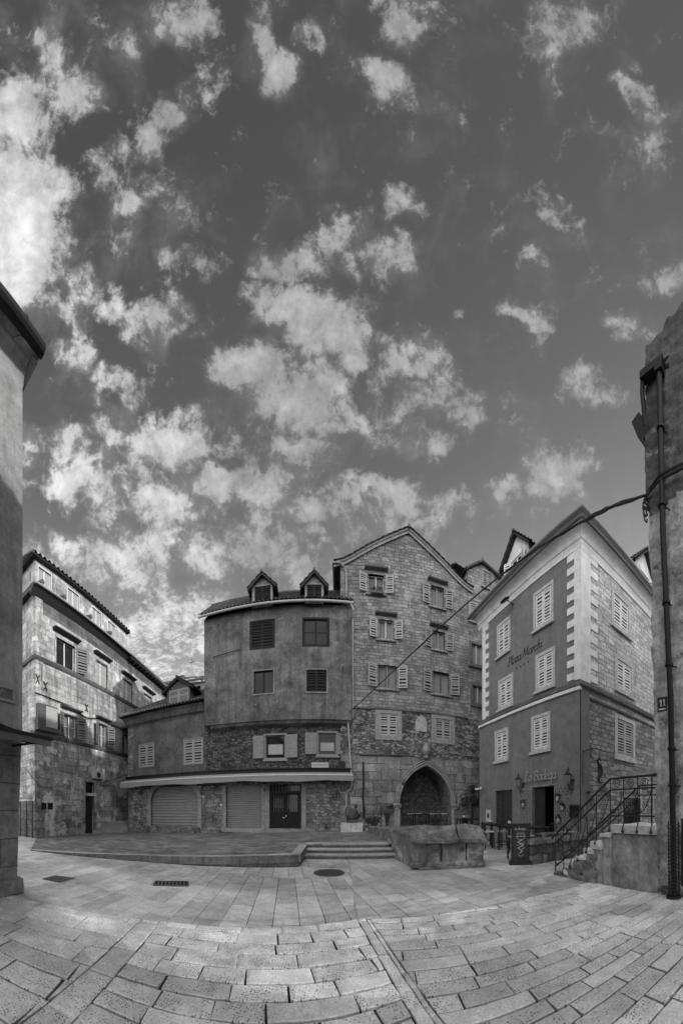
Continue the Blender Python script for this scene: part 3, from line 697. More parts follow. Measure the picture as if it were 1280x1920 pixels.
# things fixed to it
M_ = W.M
E1 = empty('wall_cabinet', W.w(10.1, 0, 6.6), 'wooden box cabinet hung at the corner of the sunlit stone house', 'cabinet')
g = G(); g.box(10.0, 11.55, -.3, -.01, 6.62, 8.1); g.build('cabinet_body', MT['midwood'], E1, inv(E1) @ M_); g = G(); g.box(10.6, 11.5, -.335, -.302, 6.75, 8.0)
for j in range(8): g.box(10.64, 11.46, -.35, -.335, 6.8+j*.15, 6.87+j*.15)
g.build('louvre_panel', MT['sash'], E1, inv(E1) @ M_); g = G(); g.box(9.95, 11.6, -.36, -.0, 6.5, 6.6); g.build('shelf', MT['midwood'], E1, inv(E1) @ M_)
E1 = empty('air_conditioner', W.w(15.5, 0, 3.95), 'small outdoor air conditioning unit above the stone-framed doorway of the peeling house', 'air conditioner')
g = G(); g.box(15.05, 15.95, -.42, -.04, 3.98, 4.5); g.build('casing', MT['sash'], E1, inv(E1) @ M_); g = G(); g.lathe([(.2,0),(.2,.02),(.03,.03)], (0,0,0), 18); Mx = inv(E1) @ M_ @ Matrix.Translation((15.4,-.425,4.24)) @ Matrix.Rotation(R(90),4,'X'); g.build('fan_grille', MT['iron'], E1, Mx)
for x_ in (15.1, 15.86): g = G(); g.box(x_, x_+.04, -.4, 0, 3.9, 3.975); g.build('bracket', MT['iron'], E1, inv(E1) @ M_)
# grille gate closing the passage left of it
E1 = empty('passage_gate', W.w(9.9, .1, 0), 'tall dark wire mesh gate across the passage beside the small dark vents', 'gate')
Mg = inv(E1) @ W.M
g = G()
for y in (.05, .72, 1.4, 2.05): g.box(9.84, 9.9, y, y+.05, .0, 2.25)
for z in (.08, 1.1, 2.2): g.box(9.85, 9.89, .05, 2.05, z, z+.04)
g.build('gate_frame', MT['iron'], E1, Mg); g = G()
for j in range(26): g.box(9.862, 9.874, .06, 2.04, .14+j*.08, .152+j*.08)
for j in range(20): g.box(9.876, 9.886, .1+j*.1, .112+j*.1, .1, 2.2)
g.build('wire_mesh', MT['pipe'], E1, Mg)
g = G(); g.tube([W.w(9.6,.4,4.2), W.w(9.75,-.15,3.55), W.w(9.9,-.5,3.2)], .02, 5)
for a in (-.12, -.04, .05, .13): g.tube([W.w(9.9+a,-.5,3.2), W.w(9.92+a,-.55,3.02), W.w(10.02+a,-.58,3.05)], .018, 5)
tag(g.build('iron_bracket', MT['iron']), 'black forked iron bracket on the corner above the mesh gate', 'bracket')

# ---------------------------------------------------------------- low plaster house and the grey house: one shop front line
W = GLW; GUW = Wall(16.3, -6)
UM = -6.86
H = empty('low_house', W.w(-13.11), 'low two-storey plastered house with an arched roller shutter and one dormer', 'house'); MB = inv(H) @ W.M
lw = [(-12.08,-10.82,4.90,6.52), (-8.36,-7.04,4.80,6.42)]
gar = (-11.05, -7.35, .38, 3.42)
def garage_arch():
    a, b = gar[0], gar[1]; R1 = 1.15; zs = gar[3]-R1*.95
    return [(a, zs)]+arc(a+R1, zs, R1, R1*.95, 180, 90, 8)[1:]+arc(b-R1, zs, R1, R1*.95, 90, 0, 8)+[]
def fill_arch(g, pts, ztop, dep, mi=0, rmi=None):
    rmi = mi if rmi is None else rmi
    for (a, za), (b, zb) in zip(pts, pts[1:]):
        if b-a > 1e-5: g.face([(a,0,za),(b,0,zb),(b,0,ztop),(a,0,ztop)], mi)
        g.face([(a,0,za),(a,dep,za),(b,dep,zb),(b,0,zb)], rmi)
g = G()
g.panel(-13.11, UM, -.3, 3.9, [gar+(.3,)], .3, 1); fill_arch(g, garage_arch(), 3.42, .3, 1)
g.panel(-13.11, UM, 3.9, 8.5, [h+(.1,) for h in lw], .1, 0)
body(g, -13.11, UM, 9, -.3, 8.5, 1, True, False)
g.build('wall', [MT['lh'], MT['shop']], H, MB)
g = G(); rnd = random.Random(9); z = 4.0       # quoins
while z < 8.3:
    hh = .3+.25*rnd.random(); w_ = .42+.4*rnd.random(); g.box(-13.14, -13.11+w_, -.018, .0, z, min(z+hh-.02, 8.45), 0, rnd.random()); z += hh
g.build('quoin', MT['shop'], H, MB)
for r in lw: window(H, W, r, shut='closed', leafm='shut', fr=.07, frm='shutgb', proud=.02, depth=.1, sill=False)
g = G(); arcp = garage_arch(); o = .26         # stone surround of the arched opening
outer = [(gar[0]-o, .2)]+[(gar[0]-o+(p[0]-gar[0])*(gar[1]-gar[0]+2*o)/(gar[1]-gar[0]), p[1]+ (o if p[1] > 2.6 else o*.5)) for p in arcp]+[(gar[1]+o, .2)]
inner = [(gar[0], .2)]+arcp+[(gar[1], .2)]
for i in range(len(inner)-1):
    a, b, c, d = inner[i], inner[i+1], outer[i+1], outer[i]
    g.face([(a[0],-.05,a[1]),(b[0],-.05,b[1]),(c[0],-.05,c[1]),(d[0],-.05,d[1])]); g.face([(d[0],-.05,d[1]),(c[0],-.05,c[1]),(c[0],0,c[1]),(d[0],0,d[1])]); g.face([(a[0],-.05,a[1]),(a[0],.1,a[1]),(b[0],.1,b[1]),(b[0],-.05,b[1])])
su = g.build('arch_surround', MT['frame'], H, MB)
def roller(u0, u1, z0, z1, y, pitch, parent, M):
    g = G(); n = int((z1-z0)/pitch); rows = []
    for i in range(n):
        for f_, d in ((0, .0), (.2, -.085), (.5, -.085), (.75, .0)): rows.append((z0+(i+f_)*pitch, y+d))
    for (za, ya), (zb, yb) in zip(rows, rows[1:]): g.face([(u0,ya,za),(u1,ya,za),(u1,yb,zb),(u0,yb,zb)])
    g.box(u0, u1, y-.035, y+.01, z0-.06, z0); return g.build('roller_shutter', MT['rollup'], parent, M)
roller(gar[0], gar[1], .62, 3.5, .24, .2, H, MB)
g = G(); g.rough(gar[0]-.25, gar[1]+.2, -.2, .3, .0, .56, .2, .03, None, 0, .3); g.rough(-9.6, -7.4, -.5, -.15, -.05, .38, .2, .03, None, 0, .7); g.build('doorstep', MT['trough'], H, MB)
g = G(); tiles(g, (-13.6,-.5,8.72), (UM+.05,-.5,8.72), (UM+.05,4.3,11.5), (-10.4,4.3,11.5)); tiles(g, (-13.6,9.2,8.72), (-13.6,-.5,8.72), (-10.4,4.3,11.5), (-10.4,4.4,11.5))
ridge(g, (-13.62,-.52,8.85), (-10.4,4.3,11.62)); ridge(g, (-10.4,4.3,11.6), (UM,4.3,11.6)); rf = g.build('roof', MT['tile'], H, MB)
g = G(); g.sweep([(0,8.1),(-.1,8.2),(-.22,8.46),(-.4,8.62),(0,8.66)], -13.4, UM); g.box(-13.5, -13.11, -.1, 9, 8.5, 8.62); g.build('eaves_cornice', MT['lh'], H, MB)
g = G(); g.tube([(-13.3,-.13,8.02), (-10,-.14,8.05), (UM,-.13,8.12)], .03, 6); g.build('wall_cable', MT['iron'], H, MB)
def dormer(H, W, u0, u1, z0, ze, za, y0, y1, ov, body_m, leafm, tile=True, shut='closed', wr=None, white=True, rail='darkwood', fo=.25):
    """gabled dormer; y0 front, y1 where it dies into the roof; part 'dormer' > roof, window pieces"""
    M = inv(H) @ W.M; um = (u0+u1)/2; a, b, c, d = wr or (u0+.14, u1-.14, z0+.08, ze-.04)
    g = G(); g.panel(u0, u1, z0, ze, [(a, b, c, d, .08)], .08, 0, y0)
    g.face([(u0,y0,ze),(u1,y0,ze),(um,y0,za-.12)]); g.face([(u0,y0,z0),(u0,y0,ze),(u0,y1,ze),(u0,y1,z0)]); g.face([(u1,y0,z0),(u1,y1,z0),(u1,y1,ze),(u1,y0,ze)])
    dm = g.build('dormer', MT[body_m], H, M)
    g = G(); sl = (za-ze)/(um-u0); e = ov
    zl = ze-sl*e
    tiles(g, (u0-e,y0-fo,zl), (u0-e,y1,zl), (um,y1,za), (um,y0-fo,za), .2, .3, .04); tiles(g, (u1+e,y1,zl), (u1+e,y0-fo,zl), (um,y0-fo,za), (um,y1,za), .2, .3, .04); ridge(g, (um,y0-fo-.03,za+.05), (um,y1,za+.05), .085)
    g.build('dormer_roof', MT['tile'], dm)
    g = G()
    for s, uu in ((1, u0-e), (-1, u1+e)):
        g.face([(uu,y0-fo+.02,zl-.12),(um,y0-fo+.02,za-.12),(um,y0-fo+.02,za-.01),(uu,y0-fo+.02,zl-.01)]); g.face([(uu,y0-fo+.02,zl-.12),(uu,y1,zl-.12),(um,y1,za-.12),(um,y0-fo+.02,za-.12)])
    g.build('bargeboard', MT[rail], dm)
    g = G(); g.face([(a,y0+.07,c),(b,y0+.07,c),(b,y0+.07,d),(a,y0+.07,d)]); g.build('pane', MT['glass'], dm)
    if shut == 'closed':
        for k in (0, 1): g = G(); leaf(g, a+(b-a)/2*k+.01, a+(b-a)/2*(k+1)-.01, c+.01, d-.01, y0+.03, .04); g.build('shutter', [MT[leafm], MT['dark']], dm)
    else:
        for k in (0, 1):
            g = G(); Mx = Matrix.Translation((a if k == 0 else b, y0-.03, 0)) @ Matrix.Rotation(R(-25 if k else 25), 4, 'Z')
            leaf(g, -(b-a)*.46 if k == 0 else 0, 0 if k == 0 else (b-a)*.46, c, d, 0, .04, 'louver', Mx); g.build('shutter', [MT[leafm], MT['dark']], dm)
        g = G(); m = (a+b)/2
        for p, q in ((a, a+.07), (m-.04, m+.04), (b-.07, b)): g.box(p, q, y0+.02, y0+.06, c, d)
        g.box(a, b, y0+.025, y0+.055, d-.07, d); g.box(a, b, y0+.025, y0+.055, c, c+.07); g.build('sash', MT['white'], dm)
    g = G(); g.box(a-.09, a, y0-.02, y0+.02, c, d+.08); g.box(b, b+.09, y0-.02, y0+.02, c, d+.08); g.box(a, b, y0-.02, y0+.02, d, d+.08); g.build('trim', MT['white' if white else 'shutgb' if white is None else 'lh'], dm)
dormer(H, W, -9.72, -7.95, 8.55, 10.12, 10.72, .05, 4.0, .32, 'lh', 'shut', white=False, wr=(-9.56,-8.06,9.0,10.0))

H = empty('grey_house', W.w(UM), 'grey stained house whose plain upper storeys overhang the shops, two dormers on top', 'house'); MB = inv(H) @ W.M; MU = inv(H) @ GUW.M
rs2 = (-5.39,-3.14,.52,3.22); dd = (-2.62,-.68,.5,3.26)
lo = [(-2.86,-1.67,4.86,6.26), (.35,1.45,5.06,6.36)]
UL, UR = UM, 2.42
g = G(); g.panel(UL, UR, -.3, 3.9, [rs2+(.25,), dd+(.25,)], .25, 1); g.panel(UL, UR, 3.9, 7.3, [h+(.2,) for h in lo], .2, 0); g.face([(UR,0,-.3),(UR,6,-.3),(UR,6,7.2),(UR,0,7.2)], 0)
g.build('shop_storey', [MT['gblow'], MT['shop']], H, MB)
up = [(-3.68,-2.29,11.40,12.98), (-.49,.89,11.42,12.90), (-3.50,-2.32,8.64,10.0), (-.35,.83,8.64,9.93)]
a, b = -6.70, 2.33
g = G(); g.panel(a, b, 7.03, 13.75, [h+(.16,) for h in up], .16, 0); body(g, a, b, 5.2, 7.03, 13.75, 0); g.face([(a,0,7.03),(b,0,7.03),(b,5.2,7.03),(a,5.2,7.03)])
g.build('overhanging_storey', MT['gb'], H, MU)
g = G(); g.sweep([(.06,7.02),(.16,6.86),(.5,6.72),(.5,7.02)], a+.35, b-.05); g.build('jetty_moulding', MT['gb'], H, MU)
MT['brownshut'] = m_plain('brown_shutter_paint', .02, .7, .3, 7, .1)
for i, r in enumerate(up):
    if i == 1: window(H, GUW, r, sash='brownshut', depth=.13, bars=1, sill=False, fr=.11, frm='brownshut', proud=.012)
    elif i == 0:
        window(H, GUW, r, shut='closed', leafm='brownshut', fr=.07, frm='brownshut', depth=.1, sill=False, proud=.01)
    elif i == 2: window(H, GUW, r, sash='brownshut', fr=.085, frm='dormerwall', depth=.16, sill=False, proud=.03, bars=0)
    else: window(H, GUW, r, shut='closed', leafm='brownshut', fr=.085, frm='dormerwall', depth=.14, sill=False, proud=.03)
for i, r in enumerate(lo):
    window(H, W, r, shut='open', leafm='shutgb', leafstyle='board', leafw=.66 if i == 0 else .68, fr=.11, frm='shutgb', sash='shutgb', proud=.03, depth=.18, bars=0, mull=1, pane='glass')
MT['poster'] = m_plain('faded_paper_notice', .33, .7, .2, 3, .2)
for i, r in enumerate(lo):                     # paper notices stuck inside the two panes
    E1 = empty('window_notice', W.w(r[0], .1, r[2]), ('paper notice with script lines in the board-shuttered window over the plain roller shutter' if i == 0 else 'paper notice in the board-shuttered window above the small pale plaque'), 'notice')
    g = G(); g.box(r[0]+.14, r[1]-.14, .125, .13, r[2]+.25, r[2]+.25+(.62 if i == 0 else .5)); g.build('paper', MT['poster'], E1, inv(E1) @ W.M)
    g = G(); Mx = inv(E1) @ W.M @ Matrix.Translation((0, .124, 0)); rr = random.Random(i)
    for k in range(2 if i else 3):
        x = r[0]+.2+.1*k; z = r[2]+.66-.13*k; pts = [(x+j*.045, z+.05*math.sin(j*1.9+k)+rr.random()*.03) for j in range(14)]; stroke(g, pts, .008, .003, Mx)
    g.build('lettering', MT['letter'], E1, inv(E1) @ Matrix.Identity(4))
roller(rs2[0], rs2[1], .66, 3.45, .2, .13, H, MB)
g = G()
for u, w_ in ((rs2[0]-.26, .24), (rs2[1]+.02, .22), (dd[0]-.3, .28), (dd[1]+.02, .27)): g.box(u, u+w_, -.04, .06, .3, 3.3)
g.box(rs2[0]-.26, rs2[1]+.24, -.12, .2, .3, .58); g.box(dd[0]-.02, dd[1]+.02, -.15, .2, .3, .56); g.build('stone_jamb', MT['frame'], H, MB)
u0, u1, z0, z1 = dd; m = (u0+u1)/2
g = G(); g.box(u0, u0+.09, .1, .2, z0, z1); g.box(u1-.09, u1, .1, .2, z0, z1); g.box(u0+.09, u1-.09, .1, .2, z1-.07, z1); g.box(u0+.09, u1-.09, .08, .2, 2.74, 2.86); g.box(u0+.09, u1-.09, .19, .2, z0, z1)
df = g.build('door_frame', MT['darkwood'], H, MB)
for k in (0, 1):
    a_ = u0+.1+k*(m-u0-.1)+.005; b_ = a_+(m-u0-.1)-.015
    g = G(); g.box(a_, a_+.11, .12, .17, .56, 2.73); g.box(b_-.11, b_, .12, .17, .56, 2.73); g.box(a_+.11, b_-.11, .12, .17, 2.62, 2.73); g.box(a_+.11, b_-.11, .12, .17, 1.42, 1.56); g.box(a_+.11, b_-.11, .14, .17, .56, 1.42); g.box(a_+.2, b_-.2, .115, .14, .72, 1.28)
    g.build('door_leaf', MT['brownshut'], df)
    g = G(); g.box(a_+.11, b_-.11, .16, .165, 1.56, 2.62); g.build('pane', MT['glass'], df)
    g = G(); n = 5
    for j in range(n):
        x = a_+.16+(b_-a_-.32)*j/(n-1); g.tube([(x,.135,1.58),(x,.135,2.6)], .011, 5)
        if j < n-1: xx = (b_-a_-.32)/(n-1); g.tube([(x+xx/2+xx*.4*math.cos(t_*.9), .135, 2.1+.3*math.sin(t_*.9)+.0) for t_ in range(8)], .008, 4)
    g.build('door_grille', MT['zinc'], df)
g = G(); g.box(m+.01, m+.06, .1, .12, 1.28, 1.37); g.build('door_handle', MT['white'], df); g = G(); g.box(m-.17, m-.05, .1, .12, 1.2, 1.24); g.build('letter_slot', MT['white'], df)
g = G(); g.face([(u0+.09,.17,2.86),(u1-.09,.17,2.86),(u1-.09,.17,z1-.07),(u0+.09,.17,z1-.07)]); g.build('transom_pane', MT['glass'], df)
for j in range(9): g = G(); x = u0+.2+j*(u1-u0-.4)/8; g.tube([(x,.14,2.86),(x,.14,3.19)], .012, 5); g.build('grille_bar', MT['zinc'], df)
# roof, dormers, gutter of the grey house
g = G(); g.face([(UL,.4,-.2),(UR,.4,-.2),(UR,.4,3.9),(UL,.4,3.9)]); g.build('dark_interior', MT['dark'], H, MB)
g = G(); tiles(g, (-6.95,-.4,13.78), (2.4,-.4,13.78), (2.4,2.1,16.1), (-6.95,2.1,16.1), .23, .33); tiles(g, (2.4,5.4,13.3), (-6.95,5.4,13.3), (-6.95,2.1,16.1), (2.4,2.1,16.1)); ridge(g, (-7,2.1,16.2), (2.4,2.1,16.2)); g.build('roof', MT['tile'], H, MU)
g = G(); g.face([(-6.7,0,13.75),(-6.7,5.2,13.75),(-6.7,2.1,16.05)]); g.build('gable_end', MT['gb'], H, MU)
g = G(); gutter(g, (-6.95,-.42,13.72), (2.36,-.42,13.68), .07); g.tube([(2.2,-.42,13.66),(2.36,-.3,13.4),(2.4,.1,13.1),(2.42,.15,7.2)], .05, 7); g.build('gutter', MT['palezinc'], H, MU)
dormer(H, GUW, -3.56, -2.32, 13.65, 14.95, 15.55, -.2, 2.4, .22, 'dormerwall', 'brownshut', white=None, wr=(-3.40,-2.44,13.8,14.9), fo=.25)
dormer(H, GUW, -.45, .66, 13.65, 14.82, 15.42, -.2, 2.4, .22, 'dormerwall', 'brownshut', white=None, wr=(-.32,.53,13.78,14.77), fo=.25)
# long awning box, rod, plaque, shop lamps
E1 = empty('shop_awning', W.w(-5.4, -.8, 3.6), 'long pale folded awning running across the low and grey shop fronts', 'awning'); Mx = inv(E1) @ W.M
g = G(); n = 30; ua, ub = -13.2, 2.36
for i in range(n):
    p, q = ua+(ub-ua)*i/n, ua+(ub-ua)*(i+1)/n
    def zz(u): return 3.36+.035*math.sin(u*1.1)+.02*math.sin(u*2.7)
    g.face([(p,-.92,zz(p)-.0),(q,-.92,zz(q)),(q,-.95,3.70),(p,-.95,3.70)]); g.face([(p,-.95,3.70),(q,-.95,3.70),(q,-.35,3.93),(p,-.35,3.93)])
    g.face([(p,-.9,zz(p)),(p,-.9,3.68),(q,-.9,3.68),(q,-.9,zz(q))])
g.face([(ua,-.92,3.36),(ua,-.95,3.7),(ua,-.35,3.93)]); g.face([(ub,-.92,3.36),(ub,-.35,3.93),(ub,-.95,3.7)])
g.build('awning_canvas', MT['awn'], E1, Mx)
g = G(); g.box(ua+.1, ub-.05, -.975, -.952, 3.68, 3.73); g.build('awning_bar', MT['white'], E1, Mx)
g = G(); g.box(ua+.1, ub-.05, -.36, -.0, 3.86, 4.14); g.box(ua+.1, ub-.05, -.5, -.0, 4.14, 4.18)
for u in (-12.9,-9.5,-6.9,-3.2,.2,2.2): g.tube([(u,-.05,3.9),(u,-.88,3.66)], .03, 6)
g.build('awning_housing', MT['iron'], E1, Mx)
g = G(); g.tube([W.w(-6.1,-.56,10.62)+Vector((0,0,.62)), W.w(-5.2,-.62,11.3), W.w(-4.3,-.56,11.42)], .025, 6); tag(g.build('iron_rod', MT['iron']), 'thin iron rod fixed slantwise on the grey overhanging plaster', 'rod')
E1 = empty('street_plaque', W.w(.2,0,4.3), 'small pale rectangular plaque on the dark wall above the awning', 'plaque'); g = G(); g.box(-.06,.98,-.03,0,4.26,4.57); g.build('plate', MT['sash'], E1, inv(E1) @ W.M)
g = G(); rr = random.Random(3); Mx = inv(E1) @ W.M @ Matrix.Translation((0,-.031,0)); x = .04
while x < .9: stroke(g, [(x,4.38),(x+.02,4.45),(x+.035,4.39),(x+.05,4.44)], .007, .003, Mx); x += .07+.02*rr.random()
g.build('lettering', MT['letter'], E1)
def shoplamp(u, z, lab):
    E1 = empty('shop_lamp', W.w(u, 0, z), lab, 'wall lamp', 'small white capped lamps under the awning'); E1.rotation_euler = (0,0,-W.t)
    g = G(); g.lathe([(.02,.1),(.06,.09),(.17,.02),(.17,.0),(.1,-.005),(.02,.0)], (0,-.2,0), 12); g.build('lamp_shade', MT['white'], E1); g = G(); g.tube([(0,0,-.06),(0,-.1,.12),(0,-.2,.1)], .014, 5); g.lathe([(.05,0),(.05,.02)], (0,-.02,-.1), 8); g.build('bracket', MT['iron'], E1); g = G(); g.lathe([(.05,0),(.07,-.08),(.05,-.16),(.02,-.18)], (0,-.2,-.01), 10); g.build('bulb', MT['lamp'], E1)
shoplamp(-12.1, 3.1, 'small white capped lamp between the house corner and the arched roller shutter'); shoplamp(-7.1, 3.18, 'small white capped lamp between the arched roller shutter and the tiny switch box'); shoplamp(-6.25, 3.18, 'small white capped lamp closest to the plain roller shutter')
def lantern(name, P, rz, lab, s=1.0, arm=.35, grp=None, cat='lantern', capm='iron'):
    E1 = empty(name, P, lab, cat, grp, rz)
    g = G(); g.lathe([(.07*s,0),(.07*s,.02*s),(.03*s,.03*s)], (0,-arm,-.16*s), 6); g.lathe([(.13*s,.14*s),(.14*s,.16*s),(.05*s,.27*s),(.03*s,.29*s),(.035*s,.33*s),(.005,.4*s)], (0,-arm,0), 6)
    for k in range(6): a = k*math.pi/3; g.tube([(.065*s*math.cos(a),-arm+.065*s*math.sin(a),-.14*s),(.125*s*math.cos(a),-arm+.125*s*math.sin(a),.15*s)], .009*s, 4)
    g.build('lantern_frame', MT[capm], E1); g = G(); g.lathe([(.06*s,-.14*s),(.118*s,.14*s)], (0,-arm,0), 6); g.build('lantern_glass', MT['lamp'], E1)
    g = G(); g.tube([(0,0,-.25*s),(0,-.06,-.34*s),(0,-arm*.6,-.33*s),(0,-arm,-.17*s)], .018*s, 6); g.tube([(0,-.01,-.1*s),(0,-.12,-.14*s),(0,-.14,-.26*s)], .012*s, 5); g.lathe([(.09*s,0),(.06*s,.03*s)], (0,0,0), 10); g.build('bracket', MT['iron'], E1)
    return E1
lantern('wall_lantern', W.w(-2.9,-.04,3.1), -W.t, 'small lantern between roller shutter and brown double door', .9, .25, cat='lantern')
MT['smallbox'] = m_plain('white_switch_box', .5, .5, .1, 5)
for (u, z, lab) in ((-6.95, 2.55, 'tiny white switch box beside the arched roller shutter'), (-5.72, 2.0, 'tiny white switch box beside the plain roller shutter')):
    g = G(); g.box(-.07,.07,-.07,0,-.06,.09); g.tube([(.0,-.02,-.06),(.0,-.02,-.5)], .012, 5); o = g.build('switch_box', MT['smallbox'], None, W.M @ Matrix.Translation((u,0,z))); tag(o, lab, 'switch box')
g = G(); g.rough(-.25,.3,-.35,.0,0,.42,.12,.02,None,0,.2); tag(g.build('stone_block', MT['trough'], None, W.M @ Matrix.Translation((.45,0,.45))), 'small loose pale stone block against the shop wall between brown door and bronze', 'stone block')
g = G(); g.box(1.65,1.95,-.3,-.02,4.2,4.62); g.box(1.4,1.66,-.16,-.12,4.3,4.36); tag(g.build('dark_speaker', MT['iron'], None, W.M), 'dark box speaker just above the awning, next to the pale plaque', 'speaker')
# ---------------------------------------------------------------- gabled stone house with the pointed arch (AB) and its neighbour
W = ABW
H = empty('gabled_house', W.w(.3), 'five-storey gabled stone house with a pointed arch at its foot', 'house'); MB = inv(H) @ W.M
rows = [(1.61,2.58,14.86,15.96), (5.57,6.46,14.72,15.98), (2.25,3.15,12.14,13.28), (5.70,6.50,12.0,13.14), (2.22,3.35,9.15,10.52), (5.70,6.82,9.18,10.55)]
r4 = [(2.33,3.40,6.25,7.58), (5.88,6.94,6.25,7.55)]
ax, hw, zs, apx, zf = 5.27, 1.75, 1.98, 4.52, .70
def ogee(cx, w, zs, za, n=4):
    K = [(1.0,0),(.985,.14),(.945,.29),(.87,.45),(.74,.61),(.58,.745),(.40,.85),(.24,.915),(.10,.962),(.03,.985),(0,1.0)]
    L = [(cx+x*w, zs+z*(za-zs)) for x, z in K]; M_ = [(2*cx-x, z) for x, z in L]
    return M_+L[::-1][1:]
g = G(); U0, U1 = -.06, 8.12
archh = (ax-hw, ax+hw, -.2, apx, .35)
g.panel(U0, U1, -.3, 5.05, [archh], .35, 2); fill_arch(g, ogee(ax, hw, zs, apx), apx, .35, 2)
g.panel(U0, U1, 5.05, 7.85, [h+(.2,) for h in r4], .2, 1); g.panel(U0, U1, 7.85, 16.6, [h+(.2,) for h in rows], .2, 0)
gab = [(U0,0,16.6),(U1,0,16.6),(7.4,0,16.86),(6.4,0,17.48),(4.09,0,18.88),(1.75,0,17.48),(.75,0,16.88)]
g.face(gab, 0); g.face([(U0,0,-.3),(U0,0,16.6),(U0,12,16.6),(U0,12,-.3)], 0); g.face([(U1,0,-.3),(U1,12,-.3),(U1,12,16.6),(U1,0,16.6)], 0); g.face([(U0,12,-.3),(U0,12,16.6),(U1,12,16.6),(U1,12,-.3)], 0)
g.build('wall', [MT['ab'], MT['abmid'], MT['abbase']], H, MB)
g = G()                                        # vaulted niche behind the arch
pts = [(ax-hw-.15, zf)]+[(ax+(p[0]-ax)*1.08, p[1]+.1) for p in ogee(ax, hw, zs, apx)]+[(ax+hw+.15, zf)]
for (a, za), (b, zb) in zip(pts, pts[1:]): g.face([(a,.34,za),(b,.34,zb),(b,2.6,zb),(a,2.6,za)])
g.face([(p[0],2.6,p[1]) for p in pts]); g.face([(ax-hw-.15,-.1,zf),(ax+hw+.15,-.1,zf),(ax+hw+.15,2.6,zf),(ax-hw-.15,2.6,zf)])
MT['niche'] = m_rubble('niche_masonry', .14, .28, .12, 2.6, 4.0, (.6,1.3)); g.build('arch_niche', MT['niche'], H, MB)
g = G()                                        # moulded ogee surround: three rolls
for rr_, off, y, k in ((.085,.05,-.05,1), (.06,.17,-.10,1), (.05,.29,-.04,1)):
    P = ogee(ax, hw+off, zs, apx+off*1.25); g.tube([(p[0], y, p[1]) for p in P], rr_, 8)
P1, P2 = ogee(ax, hw-.02, zs, apx-.02), ogee(ax, hw+.33, zs, apx+.42)
for i in range(len(P1)-1): g.face([(P1[i][0],-.03,P1[i][1]),(P1[i+1][0],-.03,P1[i+1][1]),(P2[i+1][0],-.03,P2[i+1][1]),(P2[i][0],-.03,P2[i][1])])
am = g.build('arch_moulding', MT['frame'], H, MB, True)
for s in (-1, 1):
    g = G(); c = ax+s*(hw+.16); g.lathe([(.2,0),(.2,.06),(.15,.1),(.17,.2),(.25,.3),(.25,.36),(.21,.38)], (c,-.04,1.72), 8)
    for k in range(5): g.tube([(c-.2+k*.1,-.2,1.84),(c-.19+k*.1,-.26,1.98),(c-.2+k*.1,-.2,2.0)], .035, 5)
    g.build('capital', MT['frame'], H, MB); g = G(); g.box(c-.17, c+.17, -.12, .12, zf-.1, 1.74); g.lathe([(.1,0),(.1,1.02)], (c-s*.12,-.13,zf), 8); g.build('pillar', MT['frame'], H, MB)
g = G(); g.lathe([(.16,0),(.2,.1),(.12,.2),(.2,.3),(.26,.5),(.22,.72),(.08,.92),(.02,.98)], (5.22,-.12,4.9), 9); g.build('finial', MT['frame'], H, MB)
MT['patch'] = m_stucco('pale_repair_plaster', .36, .8, 1.2, 1.5, .2); g = G(); g.prism([(4.55,6.62),(5.3,6.62),(5.3,7.25),(5.18,7.52),(4.95,7.6),(4.7,7.5),(4.55,7.2)], -.03, .0); g.build('plaster_patch', MT['patch'], H, MB)
g = G(); g.sweep([(0,7.76),(-.08,7.8),(-.09,7.88),(0,7.93)], U0+.8, U1); g.sweep([(0,5.02),(-.03,5.04),(-.03,5.1),(0,5.12)], .9, 4.5); g.build('string_course', MT['trim_dark'], H, MB)
wk = dict(fr=.11, frm='ab', depth=.2, sash='sash', curtain=True, shut='open', leafw=.52, ajar=.12, bars=0)
for i, r in enumerate(rows):
    window(H, W, r, **{**wk, 'hood': (.12,.22,.26) if i < 4 else None, 'leafm': 'shut', 'sash': ('sash','shutgb','sash','shutgb','shutgb','midwood')[i], 'curtain': (2,True,True,True,2,True)[i], 'leafw': .55 if i > 3 else .47})
for r in r4: window(H, W, r, shut='closed', leafm='shut', fr=.29, frm='frame', depth=.15, proud=.04, sill=False)
g = G(); MT['tilelight'] = m_plain('verge_stone', .33, .8, .3, 4, .2)
pk = [(x, z-.16) for x, z in [(-.45,16.55),(.2,16.72),(.75,17.02),(1.75,17.66),(4.09,19.08),(6.4,17.66),(7.4,17.0),(7.95,16.74),(8.5,16.6)]]
for (a, za), (b, zb) in zip(pk, pk[1:]):
    g.face([(a,-.22,za),(b,-.22,zb),(b,-.22,zb+.13),(a,-.22,za+.13)]); g.face([(a,-.22,za),(a,.02,za-.05),(b,.02,zb-.05),(b,-.22,zb)]); g.face([(a,-.12,za-.16),(b,-.12,zb-.16),(b,-.12,zb-.01),(a,-.12,za-.01)])
g.build('verge', MT['tilelight'], H, MB)
g = G()
for (a, za), (b, zb) in zip(pk, pk[1:]):
    n_ = 1 if a < 4 else -1
    if a < 4: tiles(g, (a,12,za+.08), (a,-.3,za+.08), (b,-.3,zb+.08), (b,12,zb+.08), .24, .36, .045)
    else: tiles(g, (b,-.3,zb+.08), (b,12,zb+.08), (a,12,za+.08), (a,-.3,za+.08), .24, .36, .045)
ridge(g, (4.09,-.33,19.02), (4.09,12,19.02)); rf = g.build('roof', MT['tile'], H, MB)
g = G(); g.box(-.4, -.08, -.15, 12, 16.4, 16.52); g.build('soffit', MT['darkwood'], rf)
g = G(); g.tube([(-.5,6,16.5),(-.5,-.22,16.45),(-.1,-.26,16.36),(.22,-.14,16.15),(.3,-.1,15.8),(.3,-.1,7.05)], .06, 8)
